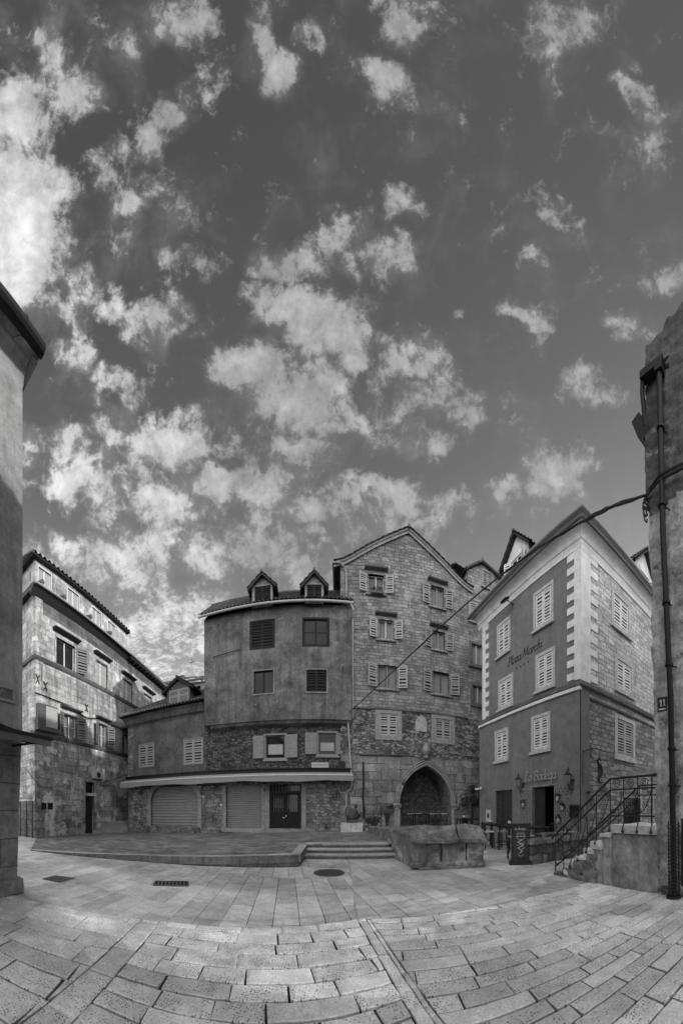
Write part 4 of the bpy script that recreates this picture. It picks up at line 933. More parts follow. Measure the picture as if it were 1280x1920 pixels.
for z in (14.6, 12.2, 9.8): g.tube([(.3,-.1,z),(.3,-.1,z+.05)], .08, 8)
g.build('drainpipe', MT['zinc'], H, MB)
g = G(); g.tube([(.32,-.1,7.05),(.32,-.1,7.0),(.4,-.1,6.9),(.62,-.1,3.3),(.6,-.1,3.1),(.5,-.12,2.9),(.36,-.14,2.8),(.3,-.12,2.6),(.3,-.12,.5)], .05, 8); g.tube([(-.2,-.12,3.1),(-.1,-.12,2.75),(.15,-.12,2.72),(.27,-.12,2.62)], .03, 6); g.build('drainpipe', MT['palezinc'], H, MB)
g = G(); g.tube([(1.1,-.03,4.98),(2.2,-.035,4.97),(3.7,-.03,5.0)], .018, 5); g.tube([(1.3,-.03,4.6),(1.32,-.04,3.2),(1.28,-.03,2.4),(1.36,-.04,1.6)], .05, 6); g.build('wall_cable', MT['pipe'], H, MB)
# window-box on the top left window
E1 = empty('flower_box', W.w(2.1,-.15,14.85), 'flower box with small plants under the gabled house window nearest the grey house roof', 'flower box'); Mx = inv(E1) @ W.M
g = G(); g.box(1.75,2.5,-.3,-.1,14.66,14.8); g.build('planter', MT['trim_dark'], E1, Mx)
def leaves(g, c, rad, n, s, rnd, flat=1.0, shell=.3):
    for _ in range(n):
        v = Vector((rnd.gauss(0,1), rnd.gauss(0,1), rnd.gauss(0,1))).normalized()*(rnd.random()**shell)
        p = Vector((c[0]+v.x*rad[0], c[1]+v.y*rad[1], c[2]+v.z*rad[2])); a = Vector((rnd.gauss(0,1), rnd.gauss(0,1), rnd.gauss(0,.6)*flat)).normalized(); b = a.cross(Vector((rnd.gauss(0,1), rnd.gauss(0,1), rnd.gauss(0,1)))).normalized()
        l = s*(.6+.8*rnd.random()); g.face([p-a*l, p+b*l*.35, p+a*l, p-b*l*.35], 0, rnd.random())
rnd = random.Random(2); g = G(); leaves(g, (2.12,-.22,14.92), (.4,.12,.14), 120, .07, rnd); g.build('foliage', MT['leaf'], E1, Mx)
# terrace floor in front of the niche
g = G(); g.box(1.95, 7.5, -3.4, -.02, -.02, zf-.005); g.box(1.95, 7.5, -3.45, -.02, zf-.12, zf); tag(g.build('terrace', MT['plat'], None, W.M), kind='structure')

# neighbour behind, right of the gable
H = empty('narrow_house', W.w(8.6,.02), 'narrow stone house squeezed between the gabled house and the hotel, tiled gable and chimney', 'house'); MB = inv(H) @ W.M @ Matrix.Translation((0,.02,0))
rw = [(8.55,9.40,8.95,10.16), (8.45,9.28,11.62,12.97), (8.35,9.45,14.55,15.9), (9.34,10.1,17.25,18.25)]
g = G(); g.panel(8.13, 11.5, -.3, 5.05, [(8.5,9.35,.0,3.0,.2)], .2, 2); g.panel(8.13, 11.5, 5.05, 7.85, [], .2, 1); g.panel(8.13, 11.5, 7.85, 17.3, [h+(.18,) for h in rw[:3]]+[(9.34,10.1,17.25,17.3,.1)], .18, 0)
g.face([(8.13,0,17.3),(9.34,0,17.3),(9.34,0,18.6),(9.2,0,18.6),(8.13,0,17.75)]); g.face([(10.1,0,17.3),(11.5,0,17.3),(11.5,0,17.9),(10.1,0,18.45)]); g.face([(9.34,0,18.25),(10.1,0,18.25),(10.1,0,18.45),(9.34,0,18.6)])
g.face([(8.13,0,-.3),(8.13,0,17.75),(8.13,8,17.75),(8.13,8,-.3)]); g.face([(11.5,0,-.3),(11.5,8,-.3),(11.5,8,17.9),(11.5,0,17.9)]); g.face([(8.13,8,-.3),(8.13,8,17.7),(11.5,8,17.7),(11.5,8,-.3)])
g.build('wall', [MT['ab'], MT['abmid'], MT['abbase']], H, MB)
W2 = Wall(16.72, 0)
for i, r in enumerate(rw):
    if i < 2: window(H, W2, r, sash='sash', fr=.16, frm='trim_dark', depth=.16, bars=0, curtain=True)
    else: window(H, W2, r, shut='closed', leafm='shut', fr=.12, frm='frame', depth=.14)
g = G(); tiles(g, (8.0,-.2,17.7), (8.0,8,17.7), (9.2,8,18.7), (9.2,-.2,18.7)); tiles(g, (9.2,-.2,18.7), (9.2,8,18.7), (11.7,8,17.9), (11.7,-.2,17.9)); ridge(g, (9.2,-.22,18.8), (9.2,8,18.8)); ridge(g, (7.95,-.2,17.72), (9.2,-.2,18.72), .08); ridge(g, (9.2,-.2,18.72), (11.7,-.2,17.92), .08); g.build('roof', MT['tile'], H, MB)
g = G(); g.box(6.9, 8.05, 1.2, 4.0, 16, 18.35); dm = g.build('dormer', MT['lh'], H, MB); g = G(); tiles(g, (6.75,1.0,18.0), (6.75,4,18.0), (7.7,4,18.9), (7.7,1.0,18.9), .2, .3); tiles(g, (7.7,1.0,18.9), (7.7,4,18.9), (9.3,4,18.55), (9.3,1.0,18.55), .2, .3); g.build('dormer_roof', MT['tile'], dm)
g = G(); g.box(11.5, 18, -2.75, 7.9, -.3, 15.5); g.build('unseen_sun_block', MT['ab'], H, MB)  # added out of view to keep the low sun off the alley steps
g = G(); g.rough(10.9, 12.6, 2.0, 3.4, 17.0, 20.6, .3, .04); g.box(10.85, 12.65, 1.95, 3.45, 20.55, 20.7); g.build('chimney', MT['trough'], H, MB)
g = G(); roller(8.5, 9.35, .05, 3.0, .17, .11, H, MB)

# ---------------------------------------------------------------- hotel on the corner (PM)
PLW = Wall(8.8, 85); PRW = Wall(7.847, 6)
uc, vc = PLW.u(1089), PRW.u(1089)              # the shared corner on both planes
W = PLW
H = empty('hotel_building', PLW.w(uc), 'corner hotel with painted plaster, toothed white corner stones and louvred shutters', 'building'); ML = inv(H) @ PLW.M; MR = inv(H) @ PRW.M
pl = [(-8.92,-7.72,9.68,11.42), (-11.64,-10.53,9.62,11.35), (-8.78,-7.62,6.92,8.58), (-11.52,-10.33,6.85,8.42), (-8.98,-7.82,4.24,5.87), (-11.72,-10.6,4.18,5.80)]
f = .14; plh = [(a+f, b-f, c+f, d-f) for a, b, c, d in pl]
gt = [(-11.67,-10.31,.75,2.68), (-8.90,-7.57,-.1,2.69)]
UL = -12.95
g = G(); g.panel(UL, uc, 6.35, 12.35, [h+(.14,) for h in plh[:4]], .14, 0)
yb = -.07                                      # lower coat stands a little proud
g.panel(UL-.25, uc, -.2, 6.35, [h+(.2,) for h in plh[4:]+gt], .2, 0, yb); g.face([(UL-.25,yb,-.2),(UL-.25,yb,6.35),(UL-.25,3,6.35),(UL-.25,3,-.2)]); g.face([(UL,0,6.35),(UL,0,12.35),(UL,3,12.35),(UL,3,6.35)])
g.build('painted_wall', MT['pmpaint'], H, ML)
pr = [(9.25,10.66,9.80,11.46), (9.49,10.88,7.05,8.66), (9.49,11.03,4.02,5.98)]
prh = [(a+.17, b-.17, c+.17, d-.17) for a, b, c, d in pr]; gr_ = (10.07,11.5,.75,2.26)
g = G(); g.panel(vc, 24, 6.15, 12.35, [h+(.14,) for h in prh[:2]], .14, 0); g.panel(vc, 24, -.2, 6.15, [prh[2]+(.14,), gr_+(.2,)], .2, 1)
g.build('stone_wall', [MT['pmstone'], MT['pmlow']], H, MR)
g = G(); g.box(vc-.02, vc+.42, -.05, .0, -.2, 6.3); g.build('plaster_return', MT['pmpaint'], H, MR)
g = G(); g.face([PLW.w(UL,0,12.35), PLW.w(uc,0,12.35), PRW.w(24,0,12.35), PRW.w(24,9,12.35)]); bk = PRW.w(24); 
a_, b_ = PLW.w(UL,0,-.2), PRW.w(24,0,-.2)
c_ = PRW.w(24,7,-.2); d_ = PLW.w(UL,12,-.2)
g.V = [tuple(v) for v in map(Vector, g.V)]
for p, q in ((b_, c_), (c_, d_), (d_, a_)): g.face([p, q, q+Vector((0,0,12.5)), p+Vector((0,0,12.5))])
g.build('wall', MT['pmlow'], H, inv(H))
# white corner teeth, frieze and cove
g = G(); g.box(uc-.32, uc+.02, -.03, .0, 6.8, 12.35)
for k in range(10): g.box(uc-.68, uc-.32, -.03, .0, 6.85+k*.53, 7.13+k*.53)
g.box(UL-.02, UL+.28, -.03, .0, 6.75, 12.35)
for k in range(10): g.box(UL+.28, UL+.58, -.03, .0, 6.85+k*.53, 7.13+k*.53)
g.box(UL-.02, uc, -.04, .0, 11.92, 12.36); g.build('corner_quoin', MT['pmwhite'], H, ML)
g = G(); g.box(vc-.03, vc+.5, -.03, .0, 6.7, 12.35)
for k in range(10): g.box(vc+.5, vc+.92, -.03, .0, 6.85+k*.53, 7.13+k*.53)
g.box(vc, 24, -.04, .0, 11.85, 12.36); g.build('corner_quoin', MT['pmwhite'], H, MR)
def mitre(g, prof, closed=False):              # profile (outward, z) run round the corner with a proper mitre
    for (o0, z0), (o1, z1) in zip(prof, prof[1:]):
        P = []
        for o, z in ((o0, z0), (o1, z1)):
            # offset corner = intersection of the two offset planes
            D1, D2 = PLW.D-o, PRW.D-o; t1, t2 = PLW.t, PRW.t
            det = math.sin(t1)*math.cos(t2)-math.cos(t1)*math.sin(t2)
            X = (D1*math.cos(t2)-math.cos(t1)*D2)/det; Y = (math.sin(t1)*D2-D1*math.sin(t2))/det
            P.append((PLW.w(UL-.35-o*.5, -o, z), Vector((X, Y, z)), PRW.w(24, -o, z)))
        A, B = P
        g.face([A[0], A[1], B[1], B[0]]); g.face([A[1], A[2], B[2], B[1]])
g = G(); prof = [(.04,12.02),(.06,12.2),(.1,12.22),(.12,12.3)]+[(.12+.4*(1-math.cos(R(a))), 12.3+.3*math.sin(R(a))) for a in range(10, 91, 16)]+[(.55,12.6)]
mitre(g, prof); g.build('cove_cornice', MT['pmwhite'], H, inv(H), False)
g = G(); prof = [(.52,12.58),(.62,12.57)]+[(.62+.075*math.sin(R(a)), 12.645-.075*math.cos(R(a))) for a in range(0, 181, 30)]+[(.55,12.74),(.4,12.78)]
mitre(g, prof); g.build('gutter', MT['zinc'], H, inv(H))
g = G(); mitre(g, [(.0,6.72),(.12,6.70),(.12,6.62),(.17,6.58),(.17,6.5),(.1,6.46)]); cs = g.build('string_course', MT['trim_dark'], H, inv(H))
g = G(); g.box(UL-.27, uc+.05, -.15, .0, 6.34, 6.47); g.build('white_band', MT['pmwhite'], H, ML)
g = G(); g.sweep([(0,6.1),(-.06,6.12),(-.06,6.2),(0,6.24)], vc+.42, 24); g.build('thin_string_course', MT['trim_dark'], H, MR)
def corner(o):
    D1, D2 = PLW.D-o, PRW.D-o; t1, t2 = PLW.t, PRW.t; det = math.sin(t1)*math.cos(t2)-math.cos(t1)*math.sin(t2)
    return ((D1*math.cos(t2)-math.cos(t1)*D2)/det, (math.sin(t1)*D2-D1*math.sin(t2))/det)
g = G(); e = corner(.42); h = corner(-3.6); q0 = PLW.w(UL-.6,-.42,12.55); q1 = PLW.w(UL+2.5,3.6,14.4); r0 = PRW.w(24,-.42,12.55); r1 = PRW.w(24,3.6,14.4)
tiles(g, q0, (e[0],e[1],12.55), (h[0],h[1],14.4), q1); tiles(g, (e[0],e[1],12.55), r0, r1, (h[0],h[1],14.4)); g.build('roof', MT['tile'], H, inv(H))
for i, r in enumerate(plh): window(H, PLW, r, shut='closed', leafm='shutpm', fr=f, frm='pmframe', proud=.015 if i < 4 else .02, depth=.12, sill=True, y=0 if i < 4 else yb)
for r in prh: window(H, PRW, r, shut='closed', leafm='shutpm' if r[2] > 6 else 'shut', fr=.17, frm='pmframe', proud=.03, depth=.12, sill=True)
dormer(H, PLW, -11.55, -9.75, 12.9, 14.75, 15.75, .5, 3.6, .25, 'pmwhite', 'shutpm', shut='open', wr=(-11.05,-10.2,13.2,14.55))
dormer(H, PRW, 11.7, 13.5, 12.9, 14.7, 15.8, .5, 3.6, .25, 'pmwhite', 'shutpm', shut='open', wr=(12.15,13.05,13.2,14.55))
# ground floor openings: dark bar door, folding lattice gates
def lattice(u0, u1, z0, z1, y, parent, M, n=7, mat='iron', r=.014):
    g = G(); w = (u1-u0)/n
    for i in range(n+1): x = u0+i*w; g.tube([(x,y,z0),(x,y,z1)], r*1.1, 4)
    m = int((z1-z0)/.13)
    for i in range(n):
        for j in range(m):
            z = z0+(z1-z0)*j/m; d = (z1-z0)/m; s = (i+j) % 2
            g.tube([(u0+i*w,y-.012,z+(d if s else 0)),(u0+i*w+w,y-.012,z+(0 if s else d))], r*.8, 4)
    return g.build('lattice_gate', MT[mat], parent, M)
g = G(); g.box(gt[0][0], gt[0][1], yb+.17, yb+.25, .6, 2.7); g.build('shutter_panel', MT['midwood'], H, ML)
lattice(gt[0][0], gt[0][0]+.55, .75, 2.66, yb+.1, H, ML, 4, 'pipe'); lattice(gt[0][0]+.5, gt[0][1], .75, 2.66, yb+.06, H, ML, 7, 'iron', .02)
lattice(-9.73, -8.92, .3, 2.68, yb-.05, H, ML, 8, 'shutgb', .018); lattice(-7.55, -6.74, .3, 2.68, yb-.05, H, ML, 8, 'shutgb', .018); lattice(gr_[0]+.05, gr_[1]-.05, .78, 2.24, .06, H, MR, 8, 'iron', .02)
a, b = gt[1][0], gt[1][1]
g = G(); g.box(a, a+.62, yb+.14, yb+.2, -.05, 2.69)
for c, d in ((.15,.95),(1.1,1.75),(1.9,2.55)): g.box(a+.1, a+.52, yb+.115, yb+.14, c, d)
g.build('door_leaf', MT['darkwood'], H, ML); g = G(); g.box(a+.62, b, yb+.9, yb+.95, -.1, 2.7); g.box(a, b, yb+.2, yb+.95, 2.69, 2.74); g.build('dark_interior', MT['dark'], H, ML); g = G(); g.box(a-.05, b+.05, yb-.015, yb+.0, 2.7, 2.76); g.box(b-.55, b+.1, yb-.05, yb-.015, 2.72, 2.77); g.build('door_lintel', MT['frame'], H, ML)
g = G(); g.face([(gr_[0],.19,gr_[2]),(gr_[1],.19,gr_[2]),(gr_[1],.19,gr_[3]),(gr_[0],.19,gr_[3])]); g.build('pane', MT['glass'], H, MR); g = G(); f=.13; g.box(gr_[0]-f,gr_[0],-.03,.02,gr_[2]-f,gr_[3]+f); g.box(gr_[1],gr_[1]+f,-.03,.02,gr_[2]-f,gr_[3]+f); g.box(gr_[0],gr_[1],-.03,.02,gr_[3],gr_[3]+f); g.build('stone_frame', MT['frame'], H, MR)
# hotel lettering, bar lettering, stars
E1 = empty('hotel_lettering', PLW.w(-9.6,0,9), 'dark italic words Plaza Marchi with four stars on the hotel wall', 'lettering'); Mx = inv(E1) @ PLW.M
g = G(); s = .235; write(g, 'Plaza Marchi', -10.72, 8.83, s, .12, .006, .02, Mx, (.014, .009)); g.build('letters', MT['letter'], E1)
for k in range(4):
    g = G(); c = (-10.06+k*.27, 8.50); P = []
    for i in range(10): rr_ = .052 if i % 2 == 0 else .022; P.append((c[0]+rr_*math.sin(i*math.pi/5), c[1]+rr_*math.cos(i*math.pi/5)))
    for i in range(10): j = (i+1) % 10; g_poly(g, [c, P[i], P[j]], .02, Mx)
    g.build('star', MT['letter'], E1)
E1 = empty('bar_lettering', PLW.w(-8.3,0,3), 'grey script words La Bodega mounted above the bar door', 'lettering'); Mx = inv(E1) @ PLW.M
def pipe_write(g, text, x, z, s, slant, r, y):
    for ch in text:
        P, adv = LET[ch]
        for plx in P: g.tube([(x+(a+slant*b)*s, y, z+b*s) for a, b in plx], r, 6)
        x += adv*s
    return x
g = G(); pipe_write(g, 'La Bodega', -9.3, 2.98, .236, .1, .024, yb-.1); g.build('letters', MT['shutpale'], E1, Mx)
for u in (-9.1,-8.5,-8.0,-7.4): g = G(); g.tube([(u,yb,3.1),(u,yb-.1,3.1)], .008, 4); g.build('fixing', MT['iron'], E1, Mx)
lantern('wall_lantern', PLW.w(-9.5, yb, 2.9), -PLW.t, 'black carriage lantern on the hotel wall between the two lattice panels', 1.15, .32); lantern('wall_lantern', PLW.w(-6.62, yb, 2.85), -PLW.t, 'black carriage lantern on the hotel wall between bar lettering and corner strip', 1.2, .32)
def floodlight(P, rz, lab):
    E1 = empty('floodlight', P, lab, 'floodlight', None, rz); g = G(); g.tube([(0,0,0),(0,-.25,.05),(0,-.45,.0)], .02, 6); g.box(-.04,.04,-.02,.0,-.06,.06); g.build('arm', MT['iron'], E1)
    Mx = Matrix.Translation((0,-.5,-.02)) @ Matrix.Rotation(R(35),4,'X'); g = G(); g.box(-.2,.2,-.12,.12,-.05,.05,0,.5,Mx); g.box(-.22,.22,-.14,.14,-.02,.01,0,.5,Mx); g.build('housing', MT['iron'], E1); g = G(); g.box(-.17,.17,-.1,.1,-.06,-.051,0,.5,Mx); g.build('lamp_face', MT['lamp'], E1)
floodlight(PLW.w(-10.35,0,11.75), -PLW.t, 'floodlight on a thin arm under the eaves of the painted hotel side'); floodlight(PRW.w(12.6,0,11.45), -PRW.t, 'floodlight under the eaves of the stone hotel side')
E1 = empty('security_camera', PLW.w(-12.7,yb,2.8), 'white security camera on a bracket at the bar wall end by the potted tree', 'camera', None, -PLW.t); g = G(); g.box(-.5,-.1,-.3,-.2,.02,.12); g.lathe([(.05,0),(.05,.1)], (.1,-.3,.05), 8); g.build('camera_body', MT['white'], E1); g = G(); g.tube([(0,0,0),(0,-.25,0),(-.3,-.25,.04)], .02, 6); g.build('bracket', MT['zinc'], E1); g = G(); g.tube([(-.5,-.2,.05),(-.55,-.1,-.5)], .012, 5); g.build('lead', MT['zinc'], E1)
E1 = empty('wall_notice', PLW.w(-12.3,yb,1.5), 'pale framed notice on the bar wall below the security camera', 'notice', None, -PLW.t); g = G(); g.box(-.2,.22,-.04,0,-.45,.2); g.build('frame', MT['sash'], E1); g = G(); g.box(-.08,.1,-.05,-.04,-.25,.0); g.build('emblem', MT['letter'], E1)
E1 = empty('menu_box', PLW.w(-6.5,yb,1.65), 'dark menu box on the hotel wall beside the lattice with three pots', 'menu box', None, -PLW.t); g = G(); g.box(-.24,.24,-.09,0,-.26,.24); g.build('case', MT['darkwood'], E1); g = G(); g.box(-.2,.2,-.1,-.09,-.2,.18); g.build('pane', MT['glass'], E1)
rnd = random.Random(31)
for (u, z, lab) in ((-9.35,2.0,'small hanging flower pot alone on its lattice beside the bar door'), (-7.3,2.22,'topmost of three flower pots on one bar lattice'), (-7.05,1.85,'middle of three flower pots on one bar lattice'), (-7.25,1.35,'lowest of three flower pots on one bar lattice')):
    E1 = empty('hanging_pot', PLW.w(u,yb-.16,z), lab, 'flower pot', 'flower pots on the bar lattice', -PLW.t); g = G(); g.lathe([(.05,-.16),(.075,0),(.08,.01),(.065,.01)], (0,0,0), 10); g.build('pot', MT['sash'], E1); g = G(); leaves(g, (0,0,.06), (.15,.12,.11), 60, .06, rnd); g.build('foliage', MT['leaf'], E1)
# seahorse sign on a scroll bracket at the corner
E1 = empty('seahorse_sign', PRW.w(vc+.5,-.5,3.2), 'black iron seahorse hanging from a scroll bracket at the hotel corner', 'sign', None, -PRW.t)
g = G(); body_ = [(.1,.42),(.0,.5),(-.1,.42),(-.06,.3),(.04,.2),(.1,.05),(.07,-.12),(-.02,-.25),(-.04,-.36),(.03,-.45),(.12,-.45),(.17,-.38),(.14,-.31),(.08,-.33)]
g.tube([(x,0,z) for x, z in body_], [.03,.06,.05,.05,.085,.11,.1,.07,.055,.045,.035,.03,.022,.015], 8); g.tube([(-.1,0,.42),(-.26,0,.36)], [.035,.018], 6)
for k in range(5): z = .3-.12*k; g.face([(.12+.02*k,0,z),(.24,0,z+.05),(.13,0,z-.06)])
g.build('seahorse', MT['iron'], E1); g = G(); g.tube([(-.45,.5,.75),(-.3,.3,.82)]+[(x,0,.7+z) for x, z in ((-.35,.12),(-.1,.16),(.2,.1),(.9,.14))], .018, 6); g.tube([(-.35+.16*math.cos(a),0,.6+.16*math.sin(a)) for a in [k*.5 for k in range(10)]], .015, 5); g.tube([(0,0,.5),(0,0,.84)], .008, 4); g.tube([(-.5,.4,.8),(-.5,.4,-.5)], .015, 5); g.build('scroll_bracket', MT['iron'], E1)
g = G(); g.lathe([(.03,0),(.1,.05),(.16,.02),(.02,.08)], (0,-.12,0), 8); g.tube([(0,0,0),(0,-.12,.02)], .015, 5); tag(g.build('small_wall_lamp', MT['iron'], None, PRW.M @ Matrix.Translation((vc+.35,0,2.35))), 'small dark saucer lamp low on the hotel corner strip', 'wall lamp')
# ---------------------------------------------------------------- weathered house close on the right (NR)
NRW = Wall(5.05, 90); W = NRW
H = empty('weathered_house', W.w(-2.3), 'mould-stained old house with a long dark downpipe, above the stone staircase', 'house'); MB = inv(H) @ W.M
MT['nrtop'] = m_stucco('blackened_plaster', .10, .35, 1.7, .8, .5, (.24, .60), .7, .1)
g = G(); nu, nz = 90, 170
def edge(z): return -2.36-.026*max(z-2, 0)+.05*noise.noise(Vector((z*.9, 3, 1)))+.045*noise.noise(Vector((z*2.6, 7, 1)))+.02*noise.noise(Vector((z*7, 7, 1)))+(-.07 if 7.8 < z < 10 else 0)
def ztop(u): return 11.15+.12*max(0, u+2.6)+.12*noise.noise(Vector((u*1.5, 0, 5)))+.06*noise.noise(Vector((u*6, 1, 5)))-1.1*max(0, -2.15-u)
idx = {}
for i in range(nu+1):
    for j in range(nz+1):
        a = (i/nu)**1.6; z = -.1+j/nz*11.25; u = edge(z)*(1-a)+7*a
        if j == nz: z = ztop(u)
        y = .05*noise.noise(Vector((u*.5, z*.5, 0)))+.03*noise.noise(Vector((u*1.8, z*1.8, 2)))+(.035*noise.noise(Vector((u*5, z*5, 4)))+.02*noise.noise(Vector((u*11, z*11, 8))))*(1 if z > 7.6 else .45)+(.1 if i == 0 else .025 if i == 1 else 0)-.05
        idx[i, j] = len(g.V); g.V.append((u, y, z))
for i in range(nu):
    for j in range(nz):
        z = j/nz*11.25; u = g.V[idx[i, j]][0]; mi = 1 if z > 7.75+.12*math.sin(u*3) else 0
        g.F.append((idx[i,j], idx[i+1,j], idx[i+1,j+1], idx[i,j+1])); g.I.append(mi); g.T.append(.5)
for j in range(nz):
    a, b = g.V[idx[0,j]], g.V[idx[0,j+1]]; g.face([a, b, (b[0]+.05,7,b[2]), (a[0]+.05,7,a[2])], 1 if j/nz*11.25 > 7.75 else 0)
tp = [g.V[idx[i,nz]] for i in range(nu+1)]
for a, b in zip(tp, tp[1:]): g.face([a, b, (b[0],7,b[2]+.3), (a[0],7,a[2]+.3)], 1)
g.face([(-2.4,7,0),(-2.4,7,11.3),(7,7,11.3),(7,7,0)], 0); g.face([(7,0,0),(7,7,0),(7,7,11.3),(7,0,11.3)], 0)
g.build('wall', [MT['nr'], MT['nrtop']], H, MB, False)
g = G(); g.box(-2.28, -2.06, -.06, .05, 10.3, 10.52); g.build('wall_niche', MT['dark'], H, MB)
ptop, pbot = (-2.2, 10.35), (-1.99, 1.45)
g = G(); g.tube([(-2.22,-.16,10.2),(-2.14,-.16,7.0),(-1.98,-.16,3.8),(-1.93,-.16,1.3),(-1.91,-.16,.06)], .056, 10)
for z, u in ((9.0,-2.19),(7.5,-2.152),(5.6,-2.07),(4.4,-2.01),(2.8,-1.96),(2.1,-1.947)): g.tube([(u,-.16,z),(u,-.16,z+.05)], .08, 10); g.tube([(u,-.16,z+.02),(u+.13,-.02,z+.02)], .012, 4)
g.box(-2.29, -2.13, -.24, -.08, 10.1, 10.3); g.box(-2.62, -2.13, -.22, -.08, 10.22, 10.36); g.tube([(-2.58,-.15,10.3),(-2.62,-.1,10.1),(-2.6,.0,9.5)], .05, 8); g.build('downpipe', MT['pipe'], H, MB)
g = G()
for j in range(20):
    z = .06+j*.068; P = [(-1.915+.115*math.cos(a*math.pi/6), -.15+.125*math.sin(a*math.pi/6), z+.004*a) for a in range(13)]; g.tube(P, .0085, 4)
for du in (-.1, .1): g.tube([(-1.915+du,-.15,.0),(-1.93+du,-.15,1.45)], .012, 5)
g.tube([(-1.915,-.28,.02),(-1.925,-.275,1.42)], .008, 4); g.lathe([(.15,0),(.15,.04),(.08,.06)], (-1.915,-.15,.0), 12); g.box(-1.8,-1.76,-.06,.0,.0,1.5); g.build('pipe_guard', MT['iron'], H, MB)
E1 = empty('house_number', W.w(-2.19,-.04,3.62), 'dark house number plate reading 11 beside the long downpipe', 'sign', None, -W.t)
g = G(); g.box(-.11,.1,-.03,-.005,-.02,.26); g.build('plate', MT['letter'], E1)
g = G()
for x in (-.035, .035): stroke(g, [(x-.02,.17),(x+.005,.21)], .007, .036); stroke(g, [(x+.008,.21),(x+.008,.09)], .01, .036); stroke(g, [(x-.014,.09),(x+.03,.09)], .006, .036)
g.box(-.08,.07,-.034,-.03,.01,.035); g.build('numeral', MT['white'], E1)
E1 = empty('wall_floodlight', W.w(-2.58,.2,9.4), 'square dark floodlight sticking out past the edge of the mould-stained house', 'floodlight', None, -W.t)
Mx = Matrix.Translation((-.1,-.1,.15)) @ Matrix.Rotation(R(-28),4,'Y'); g = G(); g.box(-.1,.1,-.14,.14,-.3,.3,0,.5,Mx); g.build('housing', MT['pipe'], E1); g = G(); g.tube([(.15,0,-.35),(0,0,-.3),(-.08,-.05,-.1)], .03, 6); g.build('bracket', MT['pipe'], E1)
E1 = empty('alley_lantern', W.w(-2.4,.6,2.75), 'lantern on a scrolled arm in the alley beyond the stone staircase', 'lantern', None, -W.t+R(90))
lantern_parts = lantern('tmp', (0,0,0), 0, 'x', 1.1, .3)
for c in list(lantern_parts.children): c.parent = E1
bpy.data.objects.remove(lantern_parts)

# ---------------------------------------------------------------- plastered house close on the left (NL)
NLW = Wall(4.57, -103); W = NLW; uc = 3.46
H = empty('plastered_house', W.w(3.3), 'smooth plastered house with a heavy dark gutter and a base of big stone blocks', 'house'); MB = inv(H) @ W.M
g = G(); nz = 12
g.panel(-9, uc, 3.0, 10.75, [], .2, 0); g.face([(uc,0,3.0),(uc,6,3.0),(uc,6,10.75),(uc,0,10.75)], 0)
for u0, z0, z1 in ((uc-.10, -.1, 3.0),): g.face([(-9,-.05,z0),(uc-.19,-.05,z0),(uc-.05,-.02,z1),(-9,-.02,z1)], 1); g.face([(uc-.19,-.05,z0),(uc-.19,6,z0),(uc-.05,6,z1),(uc-.05,-.02,z1)], 1)
g.face([(-9,6,-.1),(-9,6,11.2),(uc,6,11.2),(uc,6,-.1)], 0); g.face([(-9,-.05,3.0),(uc-.05,-.02,3.0),(uc,0,3.0),(-9,0,3.0)], 1)
g.build('wall', [MT['nl'], MT['nlbase']], H, MB)
g = G(); g.rough(-4, uc-.06, -.16, .3, -.05, .3, .2, .025, None, 0, .4); g.build('plinth', MT['nlbase'], H, MB)
g = G(); prof = [(0,10.42)]+[(-.2*(1-math.cos(R(a))), 10.42+.3*math.sin(R(a))) for a in range(15, 91, 15)]+[(-.22,10.75),(0,10.78)]
g.sweep(prof, -9, uc+.02); g.build('cove_cornice', MT['nl'], H, MB)
g = G(); g.box(-9, uc+.16, -.36, .3, 10.74, 10.8); g.box(uc+.03, uc+.16, -.3, 5, 10.68, 10.74)
n_ = 26
for i in range(n_): g.box(uc+.14-i*.45, uc+.14-i*.45-.42, -.4, -.26, 10.8, 10.825)
g.build('soffit', MT['nlbase'], H, MB)
g = G(); g.tube([(-9,-.4,10.85),(uc+.2,-.4,10.82)], .11, 12)
for i in range(4): g.tube([(uc-.3-1.2*i,-.4,10.83),(uc-.25-1.2*i,-.4,10.83)], .125, 12)
g.build('gutter', MT['pipe'], H, MB)
g = G(); tiles(g, (-9,-.36,10.86), (uc+.16,-.36,10.86), (uc+.16,4,12.8), (-9,4,12.8)); g.build('roof', MT['tile'], H, MB)
g = G(); g.tube([(-5,-.03,3.34),(uc-.9,-.03,3.36),(uc-.2,-.03,3.26),(uc+.0,-.02,3.24)], .03, 6); g.build('wall_cable', MT['iron'], H, MB)
E1 = empty('marble_tablet', W.w(3.0,0,3.8), 'carved framed tablet on the smooth plaster above the grey half-open awning', 'tablet'); Mx = inv(E1) @ W.M
g = G(); g.box(2.5,3.26,-.03,0,3.80,3.86); g.box(2.5,3.26,-.03,0,4.06,4.12); g.box(3.2,3.26,-.03,0,3.86,4.06); g.box(2.5,2.56,-.03,0,3.86,4.06); g.build('frame', MT['nl'], E1, Mx); g = G(); g.box(2.56,3.2,-.012,0,3.86,4.06); g.build('panel', MT['trim_dark'], E1, Mx)
g = G(); M2 = inv(E1) @ W.M @ Matrix.Translation((0,-.012,0))
for k in range(4): g.tube([M2 @ Vector((2.95+.05*math.cos(a*.9+k), -.01, 3.96+.06*math.sin(a*.9+k*2)) ) for a in range(5)], .008, 4)
g.build('carving', MT['nl'], E1)
E1 = empty('canvas_awning', W.w(2,-.6,2.9), 'grey half-open awning over the big stone blocks of the smooth plastered house', 'awning'); Mx = inv(E1) @ W.M
